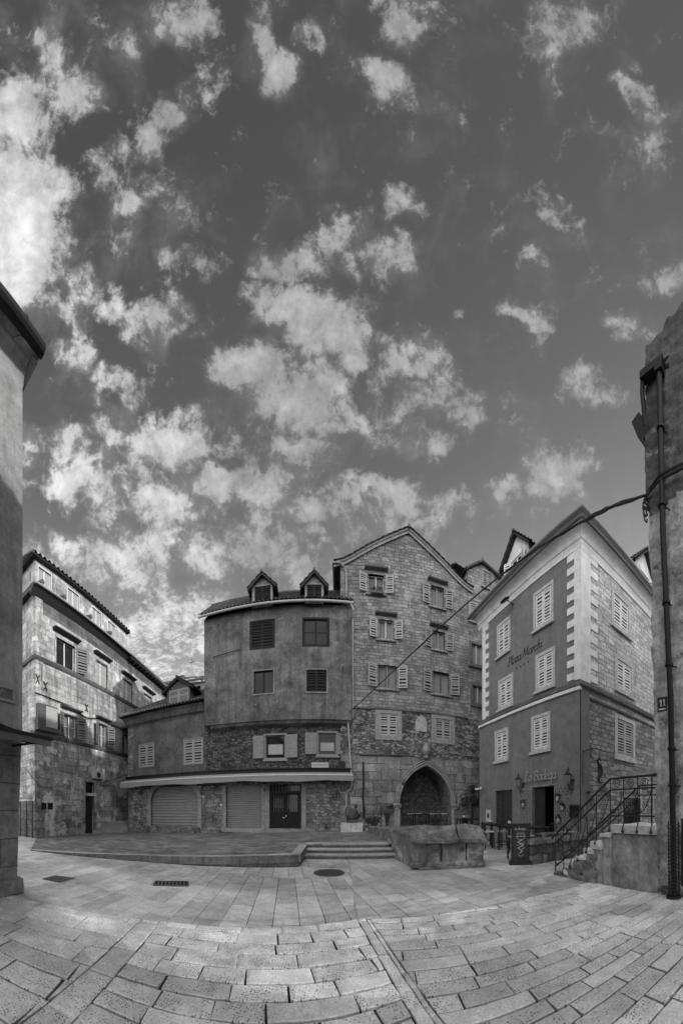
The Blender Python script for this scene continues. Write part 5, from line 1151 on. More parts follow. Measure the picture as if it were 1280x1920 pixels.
g = G(); g.face([(-4,-1.0,2.92),(3.34,-1.0,2.92),(3.4,-.05,3.14),(-4,-.05,3.14)]); g.face([(-4,-1.0,2.92),(-4,-1.0,2.78),(3.34,-1.0,2.78),(3.34,-1.0,2.92)]); g.face([(3.34,-1.0,2.92),(3.34,-1.0,2.78),(3.4,-.05,3.05),(3.4,-.05,3.14)]); g.face([(-4,-.98,2.9),(-4,-.05,3.11),(3.38,-.05,3.11),(3.33,-.98,2.9)]); g.build('awning_canvas', MT['awndk'], E1, Mx)
g = G(); g.box(-4,3.36,-1.03,-1.0,2.88,2.93); g.tube([(3.2,-.03,2.95),(3.25,-.95,2.86)], .025, 6); g.build('awning_frame', MT['iron'], E1, Mx)

# ---------------------------------------------------------------- alley end, canopy, far roof and spire
AW = Wall(24, -46)
H = empty('alley_house', AW.w(1), 'dark stone house closing the narrow alley, with a tall doorway', 'house'); MB = inv(H) @ AW.M
a_, b_ = AW.u(221), AW.u(243); zb = .75
g = G(); ua_, ub_ = AW.u(208), AW.u(256); g.panel(ua_, ub_, -.2, 5.0, [(a_, b_, zb, AW.z(232,1472), .3)], .3); body(g, ua_, ub_, 3, -.2, 5.0); g.build('wall', MT['gb'], H, MB)
g = G(); g.box(a_, b_, .25, .3, zb, AW.z(232,1472)); g.build('door', MT['darkwood'], H, MB)
g = G(); rnd = random.Random(8)
A0 = Vector(GLW.w(-13.2,0,0)); B0 = Vector(LBW.w(15.2,0,0))
for i in range(4):
    sh = i*.42; p = A0.lerp(B0, .0)+Vector((-.35,.94,0))*sh; q = B0+Vector((-.17,.985,0))*sh*1.1
    d = Vector((-.25,.97,0)); z = .2*(i+1)
    g.face([p+Vector((0,0,z)), q+Vector((0,0,z)), q+d*3+Vector((0,0,z)), p+d*3+Vector((0,0,z))], 0, rnd.random()); g.face([p+Vector((0,0,-.05)), q+Vector((0,0,-.05)), q+Vector((0,0,z)), p+Vector((0,0,z))], 0, rnd.random()*.6)
tag(g.build('alley_steps', MT['kerb']), kind='structure')
E1 = empty('alley_awning', LBW.w(16.5,-.5,4), 'small sagging canvas awning over the alley mouth', 'awning'); g = G(); n_ = 8
P0, P1, P2, P3 = LBW.w(16.9,-.1,4.0), LBW.w(16.0,-.1,3.7), GLW.w(-13.14,-.1,4.4), GLW.w(-13.14,.9,4.7)
def q(i, j): s, t = i/n_, j/4; p = P0.lerp(P3, s).lerp(P1.lerp(P2, s), t); return p-Vector((0,0,.12*math.sin(math.pi*s)))
for i in range(n_):
    for j in range(4): g.face([q(i,j), q(i+1,j), q(i+1,j+1), q(i,j+1)])
for i in range(n_): a, b = q(i,4), q(i+1,4); g.face([a, b, b-Vector((0,0,.16)), a-Vector((0,0,.16))])
g.build('awning_canvas', MT['awndk'], E1, inv(E1)); g = G(); g.tube([P1, P2], .025, 6); g.tube([P0, P1], .025, 6); g.build('awning_frame', MT['iron'], E1, inv(E1))
FW = Wall(33, -14)
H = empty('distant_house', FW.w(-12), 'farther house seen over the low house, long tiled roof above a pale wall', 'house'); MB = inv(H) @ FW.M
zr, ze = FW.z(340, 1262)+.0, FW.z(375, 1278)
g = G(); g.panel(-24, -4, 0, ze, [(-9.5,-8.9,ze-1.6,ze-.5,.2)], .2); body(g, -24, -4, 6, 0, ze); g.build('wall', MT['nl'], H, MB)
g = G(); tiles(g, (-25,-.6,ze-.1), (-3.5,-.6,ze-.1), (-3.5,2.6,ze+1.75), (-25,2.6,ze+1.75), .26, .4, .06); ridge(g, (-25,2.6,ze+1.85), (-3.5,2.6,ze+1.85), .12); rf = g.build('roof', MT['tile'], H, MB)
for u in (-17.2, -12.6, -8.3): g = G(); g.box(u, u+.7, 2.2, 3.0, ze+1.5, ze+2.15); g.box(u-.05, u+.8, 2.15, 3.05, ze+2.15, ze+2.25); g.build('chimney', MT['trim_dark'], rf)
for u in (-16, -11): g = G(); g.box(u, u+1.3, .3, .7, ze+.62, ze+.68); g.build('roof_light', MT['white'], rf)
t_ = th(360); d = 60; X, Y = d*math.sin(t_), d*math.cos(t_); z0 = pz(360, 1266, X, Y); z1 = pz(360, 1248, X, Y); z2 = pz(360, 1236.5, X, Y)
E1 = empty('church_spire', (X, Y, 0), 'distant stone church spire topped by an iron cross above the far roof', 'spire')
g = G(); g.box(-2.2,2.2,-2.2,2.2,0,z0-1.5); g.lathe([(2.6,z0-1.5),(2.3,z0-1.2),(.18,z1)], (0,0,0), 8); g.build('spire_body', MT['nl'], E1); g = G(); g.tube([(0,0,z1-.1),(0,0,z2)], .06, 5); g.tube([(-.5,.0,z1+.75),(.5,0,z1+.75)], .06, 5); [g.lathe([(.02,-.12),(.12,0),(.02,.12)], c, 6) for c in ((-.55,0,z1+.75),(.55,0,z1+.75),(0,0,z2))]; g.build('cross', MT['iron'], E1)

# ---------------------------------------------------------------- stone stairs and railing at the right
SX = 5.0
E1 = empty('stone_staircase', (SX+.6, 3.6, 0), 'worn outdoor stone staircase with broken plaster side and white marble edges', 'staircase'); I1 = inv(E1)
nst, Y0, Y1, ZL = 7, 5.08, 3.42, 1.34
run, rise = (Y0-Y1)/nst, ZL/nst
g = G(); g.rough(SX, SX+1.35, 2.3, Y1, -.04, ZL-.17, .07, .03, None, 0, .2)
for i in range(nst-1):
    ya = Y1+i*run; g.rough(SX+.02*(i % 2), SX+1.35, ya-.03, ya+run+.02, -.04, ZL-.02-(i+1)*rise-.05, .07, .045+.006*i, None, 0, (i*.37) % 1)
g.build('side_wall', MT['stair'], E1, I1)
g = G(); g.rough(SX-.05, SX+1.38, 2.3, Y1+.04, ZL-.17, ZL, .12, .018, None, 0, .6); g.build('landing_slab', MT['marble'], E1, I1)
for i in range(nst-1):
    y = Y1+i*run; z = ZL-(i+1)*rise; g = G(); big = i == 1
    g.rough(SX-.06-.03*(i % 2), SX+1.36, y-.02, y+run+.05, z-(.17 if big else .075+.02*(i % 3)), z, .1, .014+.004*i, None, 0, (i*.61) % 1); g.build('step', MT['marble'], E1, I1)
g = G(); rnd = random.Random(4)                 # fallen plaster and exposed rubble at the foot
for _ in range(90):
    y = 3.9+1.2*rnd.random(); z = (Y0-y)/(Y0-Y1)*ZL*rnd.random()*.75; s = .05+.07*rnd.random(); g.rough(SX-.05, SX+.05, y-s, y+s, max(0,z-s*.7), z+s*.7, .06, .02, None, 0, rnd.random())
g.build('exposed_rubble', MT['trough'], E1, I1)
E2 = empty('stair_railing', (SX+.05, 4.2, 0), 'black wrought iron stair railing with scrolls and curled posts', 'railing'); I2 = inv(E2)
RX = SX-.02
def rz_(y): return (Y0-y)/(Y0-Y1)*ZL if y > Y1 else ZL
hand = [(RX,Y0+.06,1.02),(RX,Y1,ZL+1.0),(RX,2.36,ZL+1.02)]
g = G(); g.tube([(RX,Y0+.16,.9),(RX,Y0+.14,.98)]+hand, .026, 7); g.lathe([(.05,-.03),(.06,0),(.05,.03)], (RX,2.36,ZL+1.02), 8); g.build('handrail', MT['iron'], E2, I2)
g = G(); g.tube([(RX,Y0+.06,.80),(RX,Y1,ZL+.76),(RX,2.36,ZL+.77)], .02, 6); g.tube([(RX,Y0+.0,.24),(RX,Y1-.05,ZL+.20),(RX,2.36,ZL+.2)], .018, 6); g.build('rail', MT['iron'], E2, I2)
posts = [Y0+.04, 4.83, 4.58, 4.33, 4.07, 3.8, 3.42, 3.08, 2.74, 2.42]
def top_(y): return rz_(y)+1.0
for i, y in enumerate(posts):
    g = G(); zb = max(rz_(y)-.08, .0); g.tube([(RX-.0,y,zb-.0),(RX,y,top_(y))], .012 if 0 < i < 9 else .018, 6); g.tube([(RX,y,zb+.12),(RX-.05,y,zb+.03),(RX-.05,y,zb-.03)], .013, 5); g.lathe([(.01,-.04),(.035,0),(.01,.04)], (RX-.05,y,zb-.04), 6); g.build('post', MT['iron'], E2, I2)
def spiral(cy, cz, r, s, turns=1.6, n=18, ph=0): return [(RX, cy+s*r*(1-.8*k/n)*math.cos(ph+turns*2*math.pi*k/n), cz+r*(1-.8*k/n)*math.sin(ph+turns*2*math.pi*k/n)) for k in range(n+1)]
for a, b in zip(posts, posts[1:]):
    m = (a+b)/2; sl = rz_(m); w_ = abs(a-b)
    g = G(); g.tube(spiral(m, sl+.88, min(.10, w_*.36), 1), .009, 5); g.build('scroll', MT['iron'], E2, I2); g = G()
    A = [(RX, a+(b-a)*t, rz_(a+(b-a)*t)+.24+.48*(1-math.cos(t*math.pi/2))**1.2) for t in [k/8 for k in range(9)]]
    g.tube(A, .009, 5); g.build('curved_bar', MT['iron'], E2, I2)
    for sp_ in (spiral(b+.06, rz_(b)+.66, .06, -1), spiral(a-.05, rz_(a)+.3, .05, 1)): g = G(); g.tube(sp_, .008, 5); g.build('scroll', MT['iron'], E2, I2)
# far-side rail of the same stairs
E3 = empty('stair_railing', (SX+1.3, 4.0, 0), 'second iron railing on the far side of the stone staircase', 'railing'); I3 = inv(E3); RX = SX+1.3
g = G(); g.tube([(RX,Y0,.95),(RX,Y1,ZL+.95),(RX,2.36,ZL+.98)], .024, 6); g.build('handrail', MT['iron'], E3, I3)
g = G(); g.tube([(RX,Y0,.72),(RX,Y1,ZL+.7),(RX,2.36,ZL+.72)], .016, 6); g.tube([(RX,Y0,.2),(RX,Y1,ZL+.17),(RX,2.36,ZL+.17)], .016, 6); g.build('rail', MT['iron'], E3, I3)
for y in posts[::1]: g = G(); g.tube([(RX,y,rz_(y)-.02),(RX,y,rz_(y)+.96)], .011, 5); g.build('post', MT['iron'], E3, I3)
for a, b in zip(posts, posts[1:]):
    for zo, ro, so in ((.83, .09, 1), (.45, .1, -1)): g = G(); m = (a+b)/2; g.tube(spiral(m, rz_(m)+zo, ro, so), .008, 5); g.build('scroll', MT['iron'], E3, I3)
# low planter wall beside the bar, menu board
E1 = empty('low_stone_wall', (6.6, 6.75, 0), 'low rough stone wall between the menu board and the stairs', 'wall'); g = G(); g.rough(5.35, 8.0, 6.5, 7.0, -.03, .66, .16, .035); g.rough(6.1, 8.05, 6.85, 7.3, .0, .88, .16, .035, None, 0, .8); g.build('masonry', MT['lowwall'], E1, inv(E1)); g = G(); x = 5.3
rnd = random.Random(12)
while x < 7.8: w_ = .4+.4*rnd.random(); g.rough(x, x+w_-.02, 6.44, 7.04, .62, .76, .1, .025, None, 0, rnd.random()); x += w_
g.build('coping', MT['trough'], E1, inv(E1))
bx, by = 5.18, 6.88
E1 = empty('menu_board', (bx, by, 0), 'dark wooden menu board with chalk writing standing by the low stone wall', 'menu board', None, R(-33))
g = G(); g.box(-.36,.36,-.24,.24,0,.06); g.box(-.33,.33,-.2,.2,.06,.1); g.box(-.3,.3,-.15,.15,.1,.14); g.build('base', MT['darkwood'], E1)
g = G(); g.box(-.29,-.23,-.1,.1,.14,1.22); g.box(.23,.29,-.1,.1,.14,1.22); g.box(-.23,.23,-.1,.1,1.16,1.22); g.box(-.23,.23,-.1,.1,.14,.2); g.box(-.31,.31,-.12,.12,1.22,1.25); g.build('frame', MT['darkwood'], E1)
g = G(); g.box(-.23,.23,-.08,.08,.2,1.16); g.build('board', MT['letter'], E1); g = G()
for k, (tx, x, z, s) in enumerate((('La Bodega', -.19, 1.06, .042),)): Mx = Matrix.Translation((0,-.08,0)); write(g, tx, x, z, s, .1, .006, .004, Mx)
rr = random.Random(6)
stroke(g, [(-.11,.95),(-.13,.82),(-.05,.76),(.05,.76),(.13,.82),(.11,.95)], .007, .004, Mx); stroke(g, arc(0,.95,.11,.02,0,360,14), .006, .004, Mx); stroke(g, [(-.11,.86),(.11,.86)], .012, .004, Mx)
stroke(g, [(.06,.76),(-.1,.68),(.09,.6),(-.09,.5),(.06,.42),(-.04,.33)], .012, .004, Mx); stroke(g, [(.1,.7),(-.04,.62),(.12,.52),(-.02,.44)], .005, .004, Mx)
for _ in range(7): x, z = -.13+.26*rr.random(), .3+.4*rr.random(); stroke(g, [(x,z),(x+.03,z+.03),(x+.05,z)], .005, .004, Mx)
stroke(g, [(-.08,.29),(0,.25),(.09,.3)], .007, .004, Mx); g.build('chalk_drawing', MT['chalk'], E1)

# ---------------------------------------------------------------- old stone basin in front of the arch
E1 = empty('stone_basin', (2.6, 7.6, 0), 'massive weathered stone basin wall with a cracked sloping coping', 'basin'); I1 = inv(E1)
dirx = Vector((4.05-1.97, 7.05-7.40)).normalized(); rot = math.atan2(dirx.y, dirx.x); MBs = I1 @ Matrix.Translation((1.97,7.40,0)) @ Matrix.Rotation(rot, 4, 'Z')
g = G(); g.rough(.05, .78, .06, .62, .0, .8, .045, .034, None, 0, .3, None, 3.2); g.rough(.8, 1.52, .07, .62, .0, .8, .045, .03, None, 0, .75, None, 3.2); g.rough(1.54, 2.06, .055, .62, .0, .8, .045, .036, None, 0, .5, None, 3.2); g.rough(-.1, 2.12, -.03, .2, .08, .2, .05, .06, None, 0, .9, None, 3.6); g.build('parapet', MT['trough'], E1, MBs)
g = G(); g.box(.15, 2.1, .0, .5, -.03, .1); g.build('plinth', MT['nlbase'], E1, MBs)
def cap(y): return .86+.36*min(1, max(0, y/.42))-.1*max(0, (y-.5)/.25)
g = G(); g.rough(-.1, 1.28, -.12, .72, .74, 1.2, .05, .032, None, 0, .1, lambda x, y: cap(y)+.02*math.sin(x*5)-.08*max(0,.2-x)*2); g.rough(1.31, 2.14, -.11, .72, .74, 1.2, .05, .034, None, 0, .7, lambda x, y: cap(y)+.01-.16*max(0, x-1.75)); g.build('coping', MT['trough'], E1, MBs)
sw = Vector((1.5-1.97, 15.2-7.4)); L = sw.length; rot2 = math.atan2(sw.y, sw.x); MS = I1 @ Matrix.Translation((1.97,7.40,0)) @ Matrix.Rotation(rot2, 4, 'Z')
g = G(); g.rough(.1, L, -.5, .0, .0, .92, .09, .05, None, 0, .55, lambda x, y: 1.0-.03*x+.02*math.sin(x*3)); g.rough(L, L+.9, -.6, .25, .0, .72, .15, .03); g.build('side_wall', MT['trough'], E1, MS)
g = G(); x = .2
rnd = random.Random(3)
while x < L: w_ = .5+.5*rnd.random(); g.rough(x, x+w_-.02, -.54, .03, .93-.03*x, 1.02-.03*x, .1, .02, None, 0, rnd.random()); x += w_
g.build('coping', MT['plat'], E1, MS)

# ---------------------------------------------------------------- sculpture, plants, arch furniture
X, Y, Z = .58, 15.6, .47
E1 = empty('marble_plinth', (X, Y, Z), 'pale veined marble block carrying the dark bronze bust', 'plinth'); g = G(); g.rough(-.62,.6,-.35,.35,0,.5,.3,.008); g.build('block', MT['marble'], E1)
E1 = empty('bronze_sculpture', (X+.02, Y, Z+.5), 'dark bronze draped torso with a tiny head on the marble block', 'sculpture')
me = bpy.data.meshes.new('torso'); V_, F_ = [], []
nu, nv = 28, 22
for j in range(nv+1):
    for i in range(nu):
        v = j/nv; a = 2*math.pi*i/nu
        r = (.30+.07*math.sin(v*math.pi*.9+.35))*(1 if v < .93 else max(.4, 1-(v-.93)*8))*(1-.22*max(0, .3-v))
        r *= (1+.07*math.sin(a*3+v*5)+.05*math.sin(a*7-v*4))*.92/(abs(math.cos(a))**6+abs(math.sin(a))**6)**(1/6)
        x = r*1.02*math.cos(a)-.05*v+.2*max(0, 1-abs(v-.36)/.24)*max(0, math.cos(a))**3; y = r*.62*math.sin(a); V_.append((x, y, .12+v*.74-.06*(v > .8)*math.cos(a)))
for j in range(nv):
    for i in range(nu): F_.append((j*nu+i, j*nu+(i+1) % nu, (j+1)*nu+(i+1) % nu, (j+1)*nu+i))
F_.append(tuple(range(nu))[::-1]); F_.append(tuple(nv*nu+i for i in range(nu)))
g = G(); g.V, g.F, g.I, g.T = V_, F_, [0]*len(F_), [.5]*len(F_); g.lathe([(.05,.8),(.09,.86),(.115,.95),(.09,1.03),(.03,1.06)], (.2,0,0), 10); g.build('torso', MT['bronze'], E1, None, True)
g = G(); g.box(-.34,.3,-.22,.22,0,.16); g.build('base', MT['bronze'], E1)
rnd = random.Random(77)
def bush(name, P, lab, cat, pot, crown, n, s, stems, grp=None):
    E1 = empty(name, P, lab, cat, grp)
    if pot: g = G(); r, h = pot; g.lathe([(r*.7,0),(r,h*.9),(r*1.08,h*.92),(r*1.08,h),(r*.85,h),(r*.8,h*.9)], (0,0,0), 14); g.build('pot', MT['pot'], E1)
    hp = pot[1]*.9 if pot else 0
    g = G()
    for sx, sy, sz in stems: g.tube([(0,0,hp-.05),(sx*.3,sy*.3,hp+(sz-hp)*.5+.05),(sx,sy,sz)], [.035,.022,.008], 5)
    g.build('stem', MT['darkwood'], E1); g = G()
    for c, rad, k in crown: leaves(g, c, rad, int(n*k), s, rnd, 1.0, .45)
    g.build('foliage', MT['leaf'], E1); return E1
bush('potted_plant', (1.85, 15.6, .72), 'low leafy plant on the ledge beside the marble block with the bronze', 'plant', (.2,.25), [((0,0,.42),(.5,.3,.24),1),((-.35,0,.35),(.25,.2,.18),.4)], 300, .07, [(.2,0,.5),(-.25,0,.45)])
bush('potted_tree', (7.75, 15.3, .0), 'small leafy tree in a pot between the arch and the hotel', 'tree', (.32,.6), [((0,0,2.5),(.75,.6,.55),1),((.45,0,2.2),(.45,.4,.4),.6),((-.5,.0,2.1),(.35,.35,.4),.4),((.1,0,3.0),(.4,.35,.3),.4)], 560, .085, [(0,0,2.3),(.4,0,2.3),(-.4,0,2.1),(.2,.1,2.9)])
E1 = bush('palm_plant', (6.0, 17.0, .7), 'dark spiky plant standing inside the arch niche', 'plant', (.25,.45), [], 1, .1, [(0,0,1.5)])
g = G()
for k in range(26):
    a = rnd.random()*6.28; l = .55+.55*rnd.random(); up_ = .1+.8*rnd.random(); p = Vector((0,0,1.5)); d = Vector((math.cos(a),math.sin(a)*.7,up_)).normalized(); w_ = d.cross(Vector((0,0,1))).normalized()*.03
    prev = p
    for j in range(1, 6):
        t = j/5; q = p+d*l*t-Vector((0,0,.35*t*t*l)); k0, k1 = 1-.7*(j-1)/5, 1-.75*t; g.face([prev-w_*k0, prev+w_*k0, q+w_*k1, q-w_*k1]); prev = q
g.build('frond', MT['leaf'], E1)
bush('climbing_plant', (2.72, 16.55, .75), 'dry black climbing plant trained on sticks beside the arch pillar', 'plant', None, [((.3,0,1.15),(.32,.05,.14),1),((-.35,0,.9),(.08,.05,.35),.3)], 110, .07, [(0,0,1.25),(.35,0,1.3),(.55,0,1.25),(-.35,0,1.3),(-.12,.02,1.1),(.15,0,1.28),(.7,0,1.2)])
bush('wall_weed', (1.35, 16.6, 1.2), 'dark tuft of weeds growing on the wall above the sculpture', 'plant', None, [((0,0,.4),(.09,.04,.45),1)], 90, .06, [(0,0,.7)])

# ---------------------------------------------------------------- bar furniture
def stool(P, rz, lab, grp='bar stools outside the bar'):
    E1 = empty('bar_stool', P, lab, 'bar stool', grp, rz)
    g = G(); g.box(-.19,.19,-.19,.19,.74,.78); g.build('seat', MT['sash'], E1)
    for sx in (-1,1):
        for sy in (-1,1): g = G(); g.tube([(sx*.22,sy*.22,0),(sx*.165,sy*.165,.74)], [.016,.02], 5); g.build('leg', MT['darkwood'], E1)
    g = G()
    for a, b in (((-1,-1),(1,-1)),((1,-1),(1,1)),((1,1),(-1,1)),((-1,1),(-1,-1))): g.tube([(a[0]*.2,a[1]*.2,.3),((a[0]+b[0])*.1,(a[1]+b[1])*.1,.36),(b[0]*.2,b[1]*.2,.3)], .012, 5)
    g.build('stretcher', MT['darkwood'], E1); g = G(); g.tube([(-.17,.17,.76),(-.18,.22,1.08),(-.1,.25,1.14),(.1,.25,1.14),(.18,.22,1.08),(.17,.17,.76)], .017, 6)
    for x in (-.08,0,.08): g.tube([(x,.18,.78),(x,.24,1.12)], .01, 5)
    g.build('backrest', MT['darkwood'], E1); return E1
def table(P, rz, lab, w=.35, h=1.06, top=(.7,.7), grp='high tables outside the bar'):
    E1 = empty('bar_table', P, lab, 'table', grp, rz); a, b = top[0]/2, top[1]/2
    g = G(); g.box(-a,a,-b,b,h-.04,h); g.box(-a+.03,a-.03,-b+.03,b-.03,h-.09,h-.04); g.build('table_top', MT['darkwood'], E1)
    for sx in (-1,1):
        for sy in (-1,1): g = G(); g.box(sx*(a-.06)-.025, sx*(a-.06)+.025, sy*(b-.06)-.025, sy*(b-.06)+.025, 0, h-.09); g.build('leg', MT['darkwood'], E1)
    g = G(); g.box(-a+.08,a-.08,-b+.045,-b+.075,.2,.24); g.build('stretcher', MT['darkwood'], E1); g = G(); g.box(-a+.08,a-.08,b-.075,b-.045,.2,.24); g.build('stretcher', MT['darkwood'], E1)
stool((5.55,7.75,0), R(150), 'bar stool standing nearest the menu board, pale seat')
stool((6.0,10.2,0), R(70), 'bar stool nearest the old stone basin by the high tables'); stool((6.35,10.9,0), R(85), 'bar stool in the middle of the row by the first lattice gate'); stool((6.55,10.0,0), R(-120), 'bar stool with its back to the bar wall'); stool((6.1,11.6,0), R(80), 'farthest bar stool of the row, near the potted tree')
table((6.45,9.35,0), R(-5), 'high dark table behind the single bar stool', .35, 1.06, (.6,.9)); table((6.6,11.0,0), R(-5), 'high dark table farthest along the bar wall', .35, 1.06, (.6,1.2)); table((6.75,8.0,0), R(-5), 'high dark table in front of the bar door', .35, 1.06, (.65,.9))
stool((6.15,7.75,0), R(100), 'bar stool behind the menu board, facing the bar door'); stool((7.2,7.75,0), R(-80), 'bar stool beside the three-pot lattice above the low wall')
table((7.2,14.4,.0), 0, 'dark table under the potted tree', .35, 1.2, (1.6,.6))
def napkin(P, lab): 
    E1 = empty('napkin_holder', P, lab, 'napkin holder', 'napkin holders on the tables'); g = G(); g.box(-.07,.07,-.05,.05,0,.07); g.build('holder', MT['letter'], E1); g = G(); g.box(-.055,.055,-.035,.035,.07,.17); g.build('napkins', MT['white'], E1)
napkin((6.5,9.4,1.06), 'white napkin holder on the table behind the single stool'); napkin((6.55,11.0,1.06), 'white napkin holder on the table farthest along the bar wall'); napkin((6.75,14.3,1.2), 'white napkin holder on the table under the tree')
for i, (x, y, a, lab) in enumerate(((4.3,16.9,20,'dark chair in the arch niche, by the pillar next to the climbing plant'), (5.0,17.6,-15,'dark chair deep in the arch niche at the back wall, farthest inside'), (5.7,16.6,190,'dark chair in the arch niche in front of the spiky plant'), (6.35,16.5,170,'dark chair in the arch niche beside the dark round bin'))):
    stool((x,y,.7), R(a), lab, 'chairs stored in the arch niche')
table((4.9,16.7,.7), 0, 'dark table between the chairs in the arch niche', .35, .75, (1.0,.6))
g = G(); g.lathe([(.17,0),(.2,.5),(.2,.52),(.17,.52)], (0,0,0), 12); o = g.build('dark_bin', MT['letter'], None, Matrix.Translation((6.95,14.6,.7))); tag(o, 'dark round bin at the foot of an arch pillar', 'bin')

# ---------------------------------------------------------------- covers in the paving, overhead cable
cx, cy = gp(617, 1636.5); g = G(); g.lathe([(.41,-.02),(.41,.012),(.4,.016),(.0,.016)], (0,0,0), 32); 
for k in range(-5,6): g.box(-.3,.3,k*.06-.01,k*.06+.01,.016,.02)
tag(g.build('manhole_cover', MT['castiron'], None, Matrix.Translation((cx,cy,.0))), 'round dark iron manhole cover in front of the platform steps', 'manhole cover')
a, b = gp(290,1656), gp(352,1657); v = Vector((b[0]-a[0], b[1]-a[1])); L = v.length; E1 = empty('drain_grate', (a[0], a[1], 0), 'oblong iron drain grate with slots in the smooth paving', 'drain grate', None, math.atan2(v.y, v.x))
g = G(); g.box(-.02,L+.02,-.2,-.16,-.02,.012); g.box(-.02,L+.02,.16,.2,-.02,.012); g.box(-.02,.02,-.16,.16,-.02,.012); g.box(L-.02,L+.02,-.16,.16,-.02,.012)
for k in range(1, 9): g.box(L*k/9-.022, L*k/9+.022, -.16, .16, -.02, .01)
g.build('grate', MT['castiron'], E1); g = G(); g.face([(0,-.17,.004),(L,-.17,.004),(L,.17,.004),(0,.17,.004)]); g.build('dark_pit', MT['dark'], E1)
P = [gp(*p) for p in ((80,1648),(113,1654.5),(140,1647),(104,1642))]; g = G(); g.face([(p[0],p[1],.014) for p in P]); [g.face([(P[i][0],P[i][1],-.02),(P[(i+1)%4][0],P[(i+1)%4][1],-.02),(P[(i+1)%4][0],P[(i+1)%4][1],.014),(P[i][0],P[i][1],.014)]) for i in range(4)]; tag(g.build('hatch_cover', MT['castiron']), 'square dark iron hatch cover beside the big block base of the plastered house', 'hatch cover')
P0 = ABW.w(.45,-.2,7.5); P1 = NRW.w(-2.5,-.12,7.95); g = G()
def cab(t, off=0): p = P0.lerp(P1, t); return p-Vector((0,0,(.55+off)*4*t*(1-t)*.5))+Vector((0,0,-.02*off))
g.tube([cab(i/40) for i in range(41)], .02, 6); g.tube([cab(i/40)+Vector((.02*math.sin(i*1.3),0,.024*math.cos(i*1.7))) for i in range(41)], .013, 5)
for k in range(3): g.tube([cab(.9+.02*i)+Vector((.0,.04*math.sin(i*1.4+k*1.3),.05*math.cos(i*1.9+k*1.3)*(1 if 0 < i < 5 else 0))) for i in range(6)], .009, 5)
g.tube([P1, NRW.w(-2.42,-.12,8.0), NRW.w(-2.2,-.2,8.0), NRW.w(0,-.08,8.2), NRW.w(5,-.06,8.3)], .026, 6); g.tube([P1+Vector((0,0,.05)), NRW.w(-2.2,-.22,8.06), NRW.w(2,-.08,8.3)], .02, 5)
for k in range(4): g.tube([NRW.w(-2.55+.03*math.cos(a), -.1+.05*math.sin(a+k), 7.9-.1*k+.12*math.sin(a)) for a in [j*.8 for j in range(8)]], .018, 5)
tag(g.build('overhead_cable', MT['letter']), 'thick black bundled cable slung across the square from the grey house to the downpipe wall', 'cable')

# ---------------------------------------------------------------- camera, sun, sky
cd = bpy.data.cameras.new('camera'); cam = bpy.data.objects.new('camera', cd); COL.objects.link(cam); sc.camera = cam
cam.location = (0, 0, EYE); cam.rotation_euler = (R(90), 0, 0)
cd.type = 'PANO'; cd.panorama_type = 'CENTRAL_CYLINDRICAL'
cd.central_cylindrical_range_u_min, cd.central_cylindrical_range_u_max = -640/FP, 640/FP
cd.central_cylindrical_range_v_min, cd.central_cylindrical_range_v_max = (HY-1920)/FP, HY/FP
cd.central_cylindrical_radius = 1.0
cd.clip_start, cd.clip_end = .05, 1000
AZ, EL = R(90), R(17)
SKYB, GB_, GZ_, GL_ = .92, 1.55, 6.3, 1.8
tow = Vector((math.sin(AZ)*math.cos(EL), math.cos(AZ)*math.cos(EL), math.sin(EL)))
sd = bpy.data.lights.new('sun', 'SUN'); sun = bpy.data.objects.new('sun', sd); COL.objects.link(sun); sd.energy = 3.2; sd.angle = R(.8); sd.color = (1, .99, .98)
sun.rotation_euler = (-tow).to_track_quat('-Z', 'Y').to_euler(); sun.location = (30, 0, 30)

wd = bpy.data.worlds.new('World'); sc.world = wd; wd.use_nodes = True
class WN(N):
    def __init__(s, t): s.t = t; s._tc = None
k = WN(wd.node_tree); bg = wd.node_tree.nodes['Background']
d = k.n('ShaderNodeTexCoord').outputs['Generated']
sky = k.n('ShaderNodeTexSky', sky_type='NISHITA', sun_disc=False, sun_elevation=EL, sun_rotation=AZ, altitude=50, air_density=1.0, dust_density=.6)
bw = k.n('ShaderNodeRGBToBW', {0: sky.outputs[0]}).outputs[0]
s3 = k.n('ShaderNodeSeparateXYZ', {0: d}); zc = k.math('MAXIMUM', s3.outputs[2], .035)
px, py = k.math('DIVIDE', s3.outputs[0], zc), k.math('DIVIDE', s3.outputs[1], zc)
p = k.n('ShaderNodeCombineXYZ', {0: px, 1: py}).outputs[0]
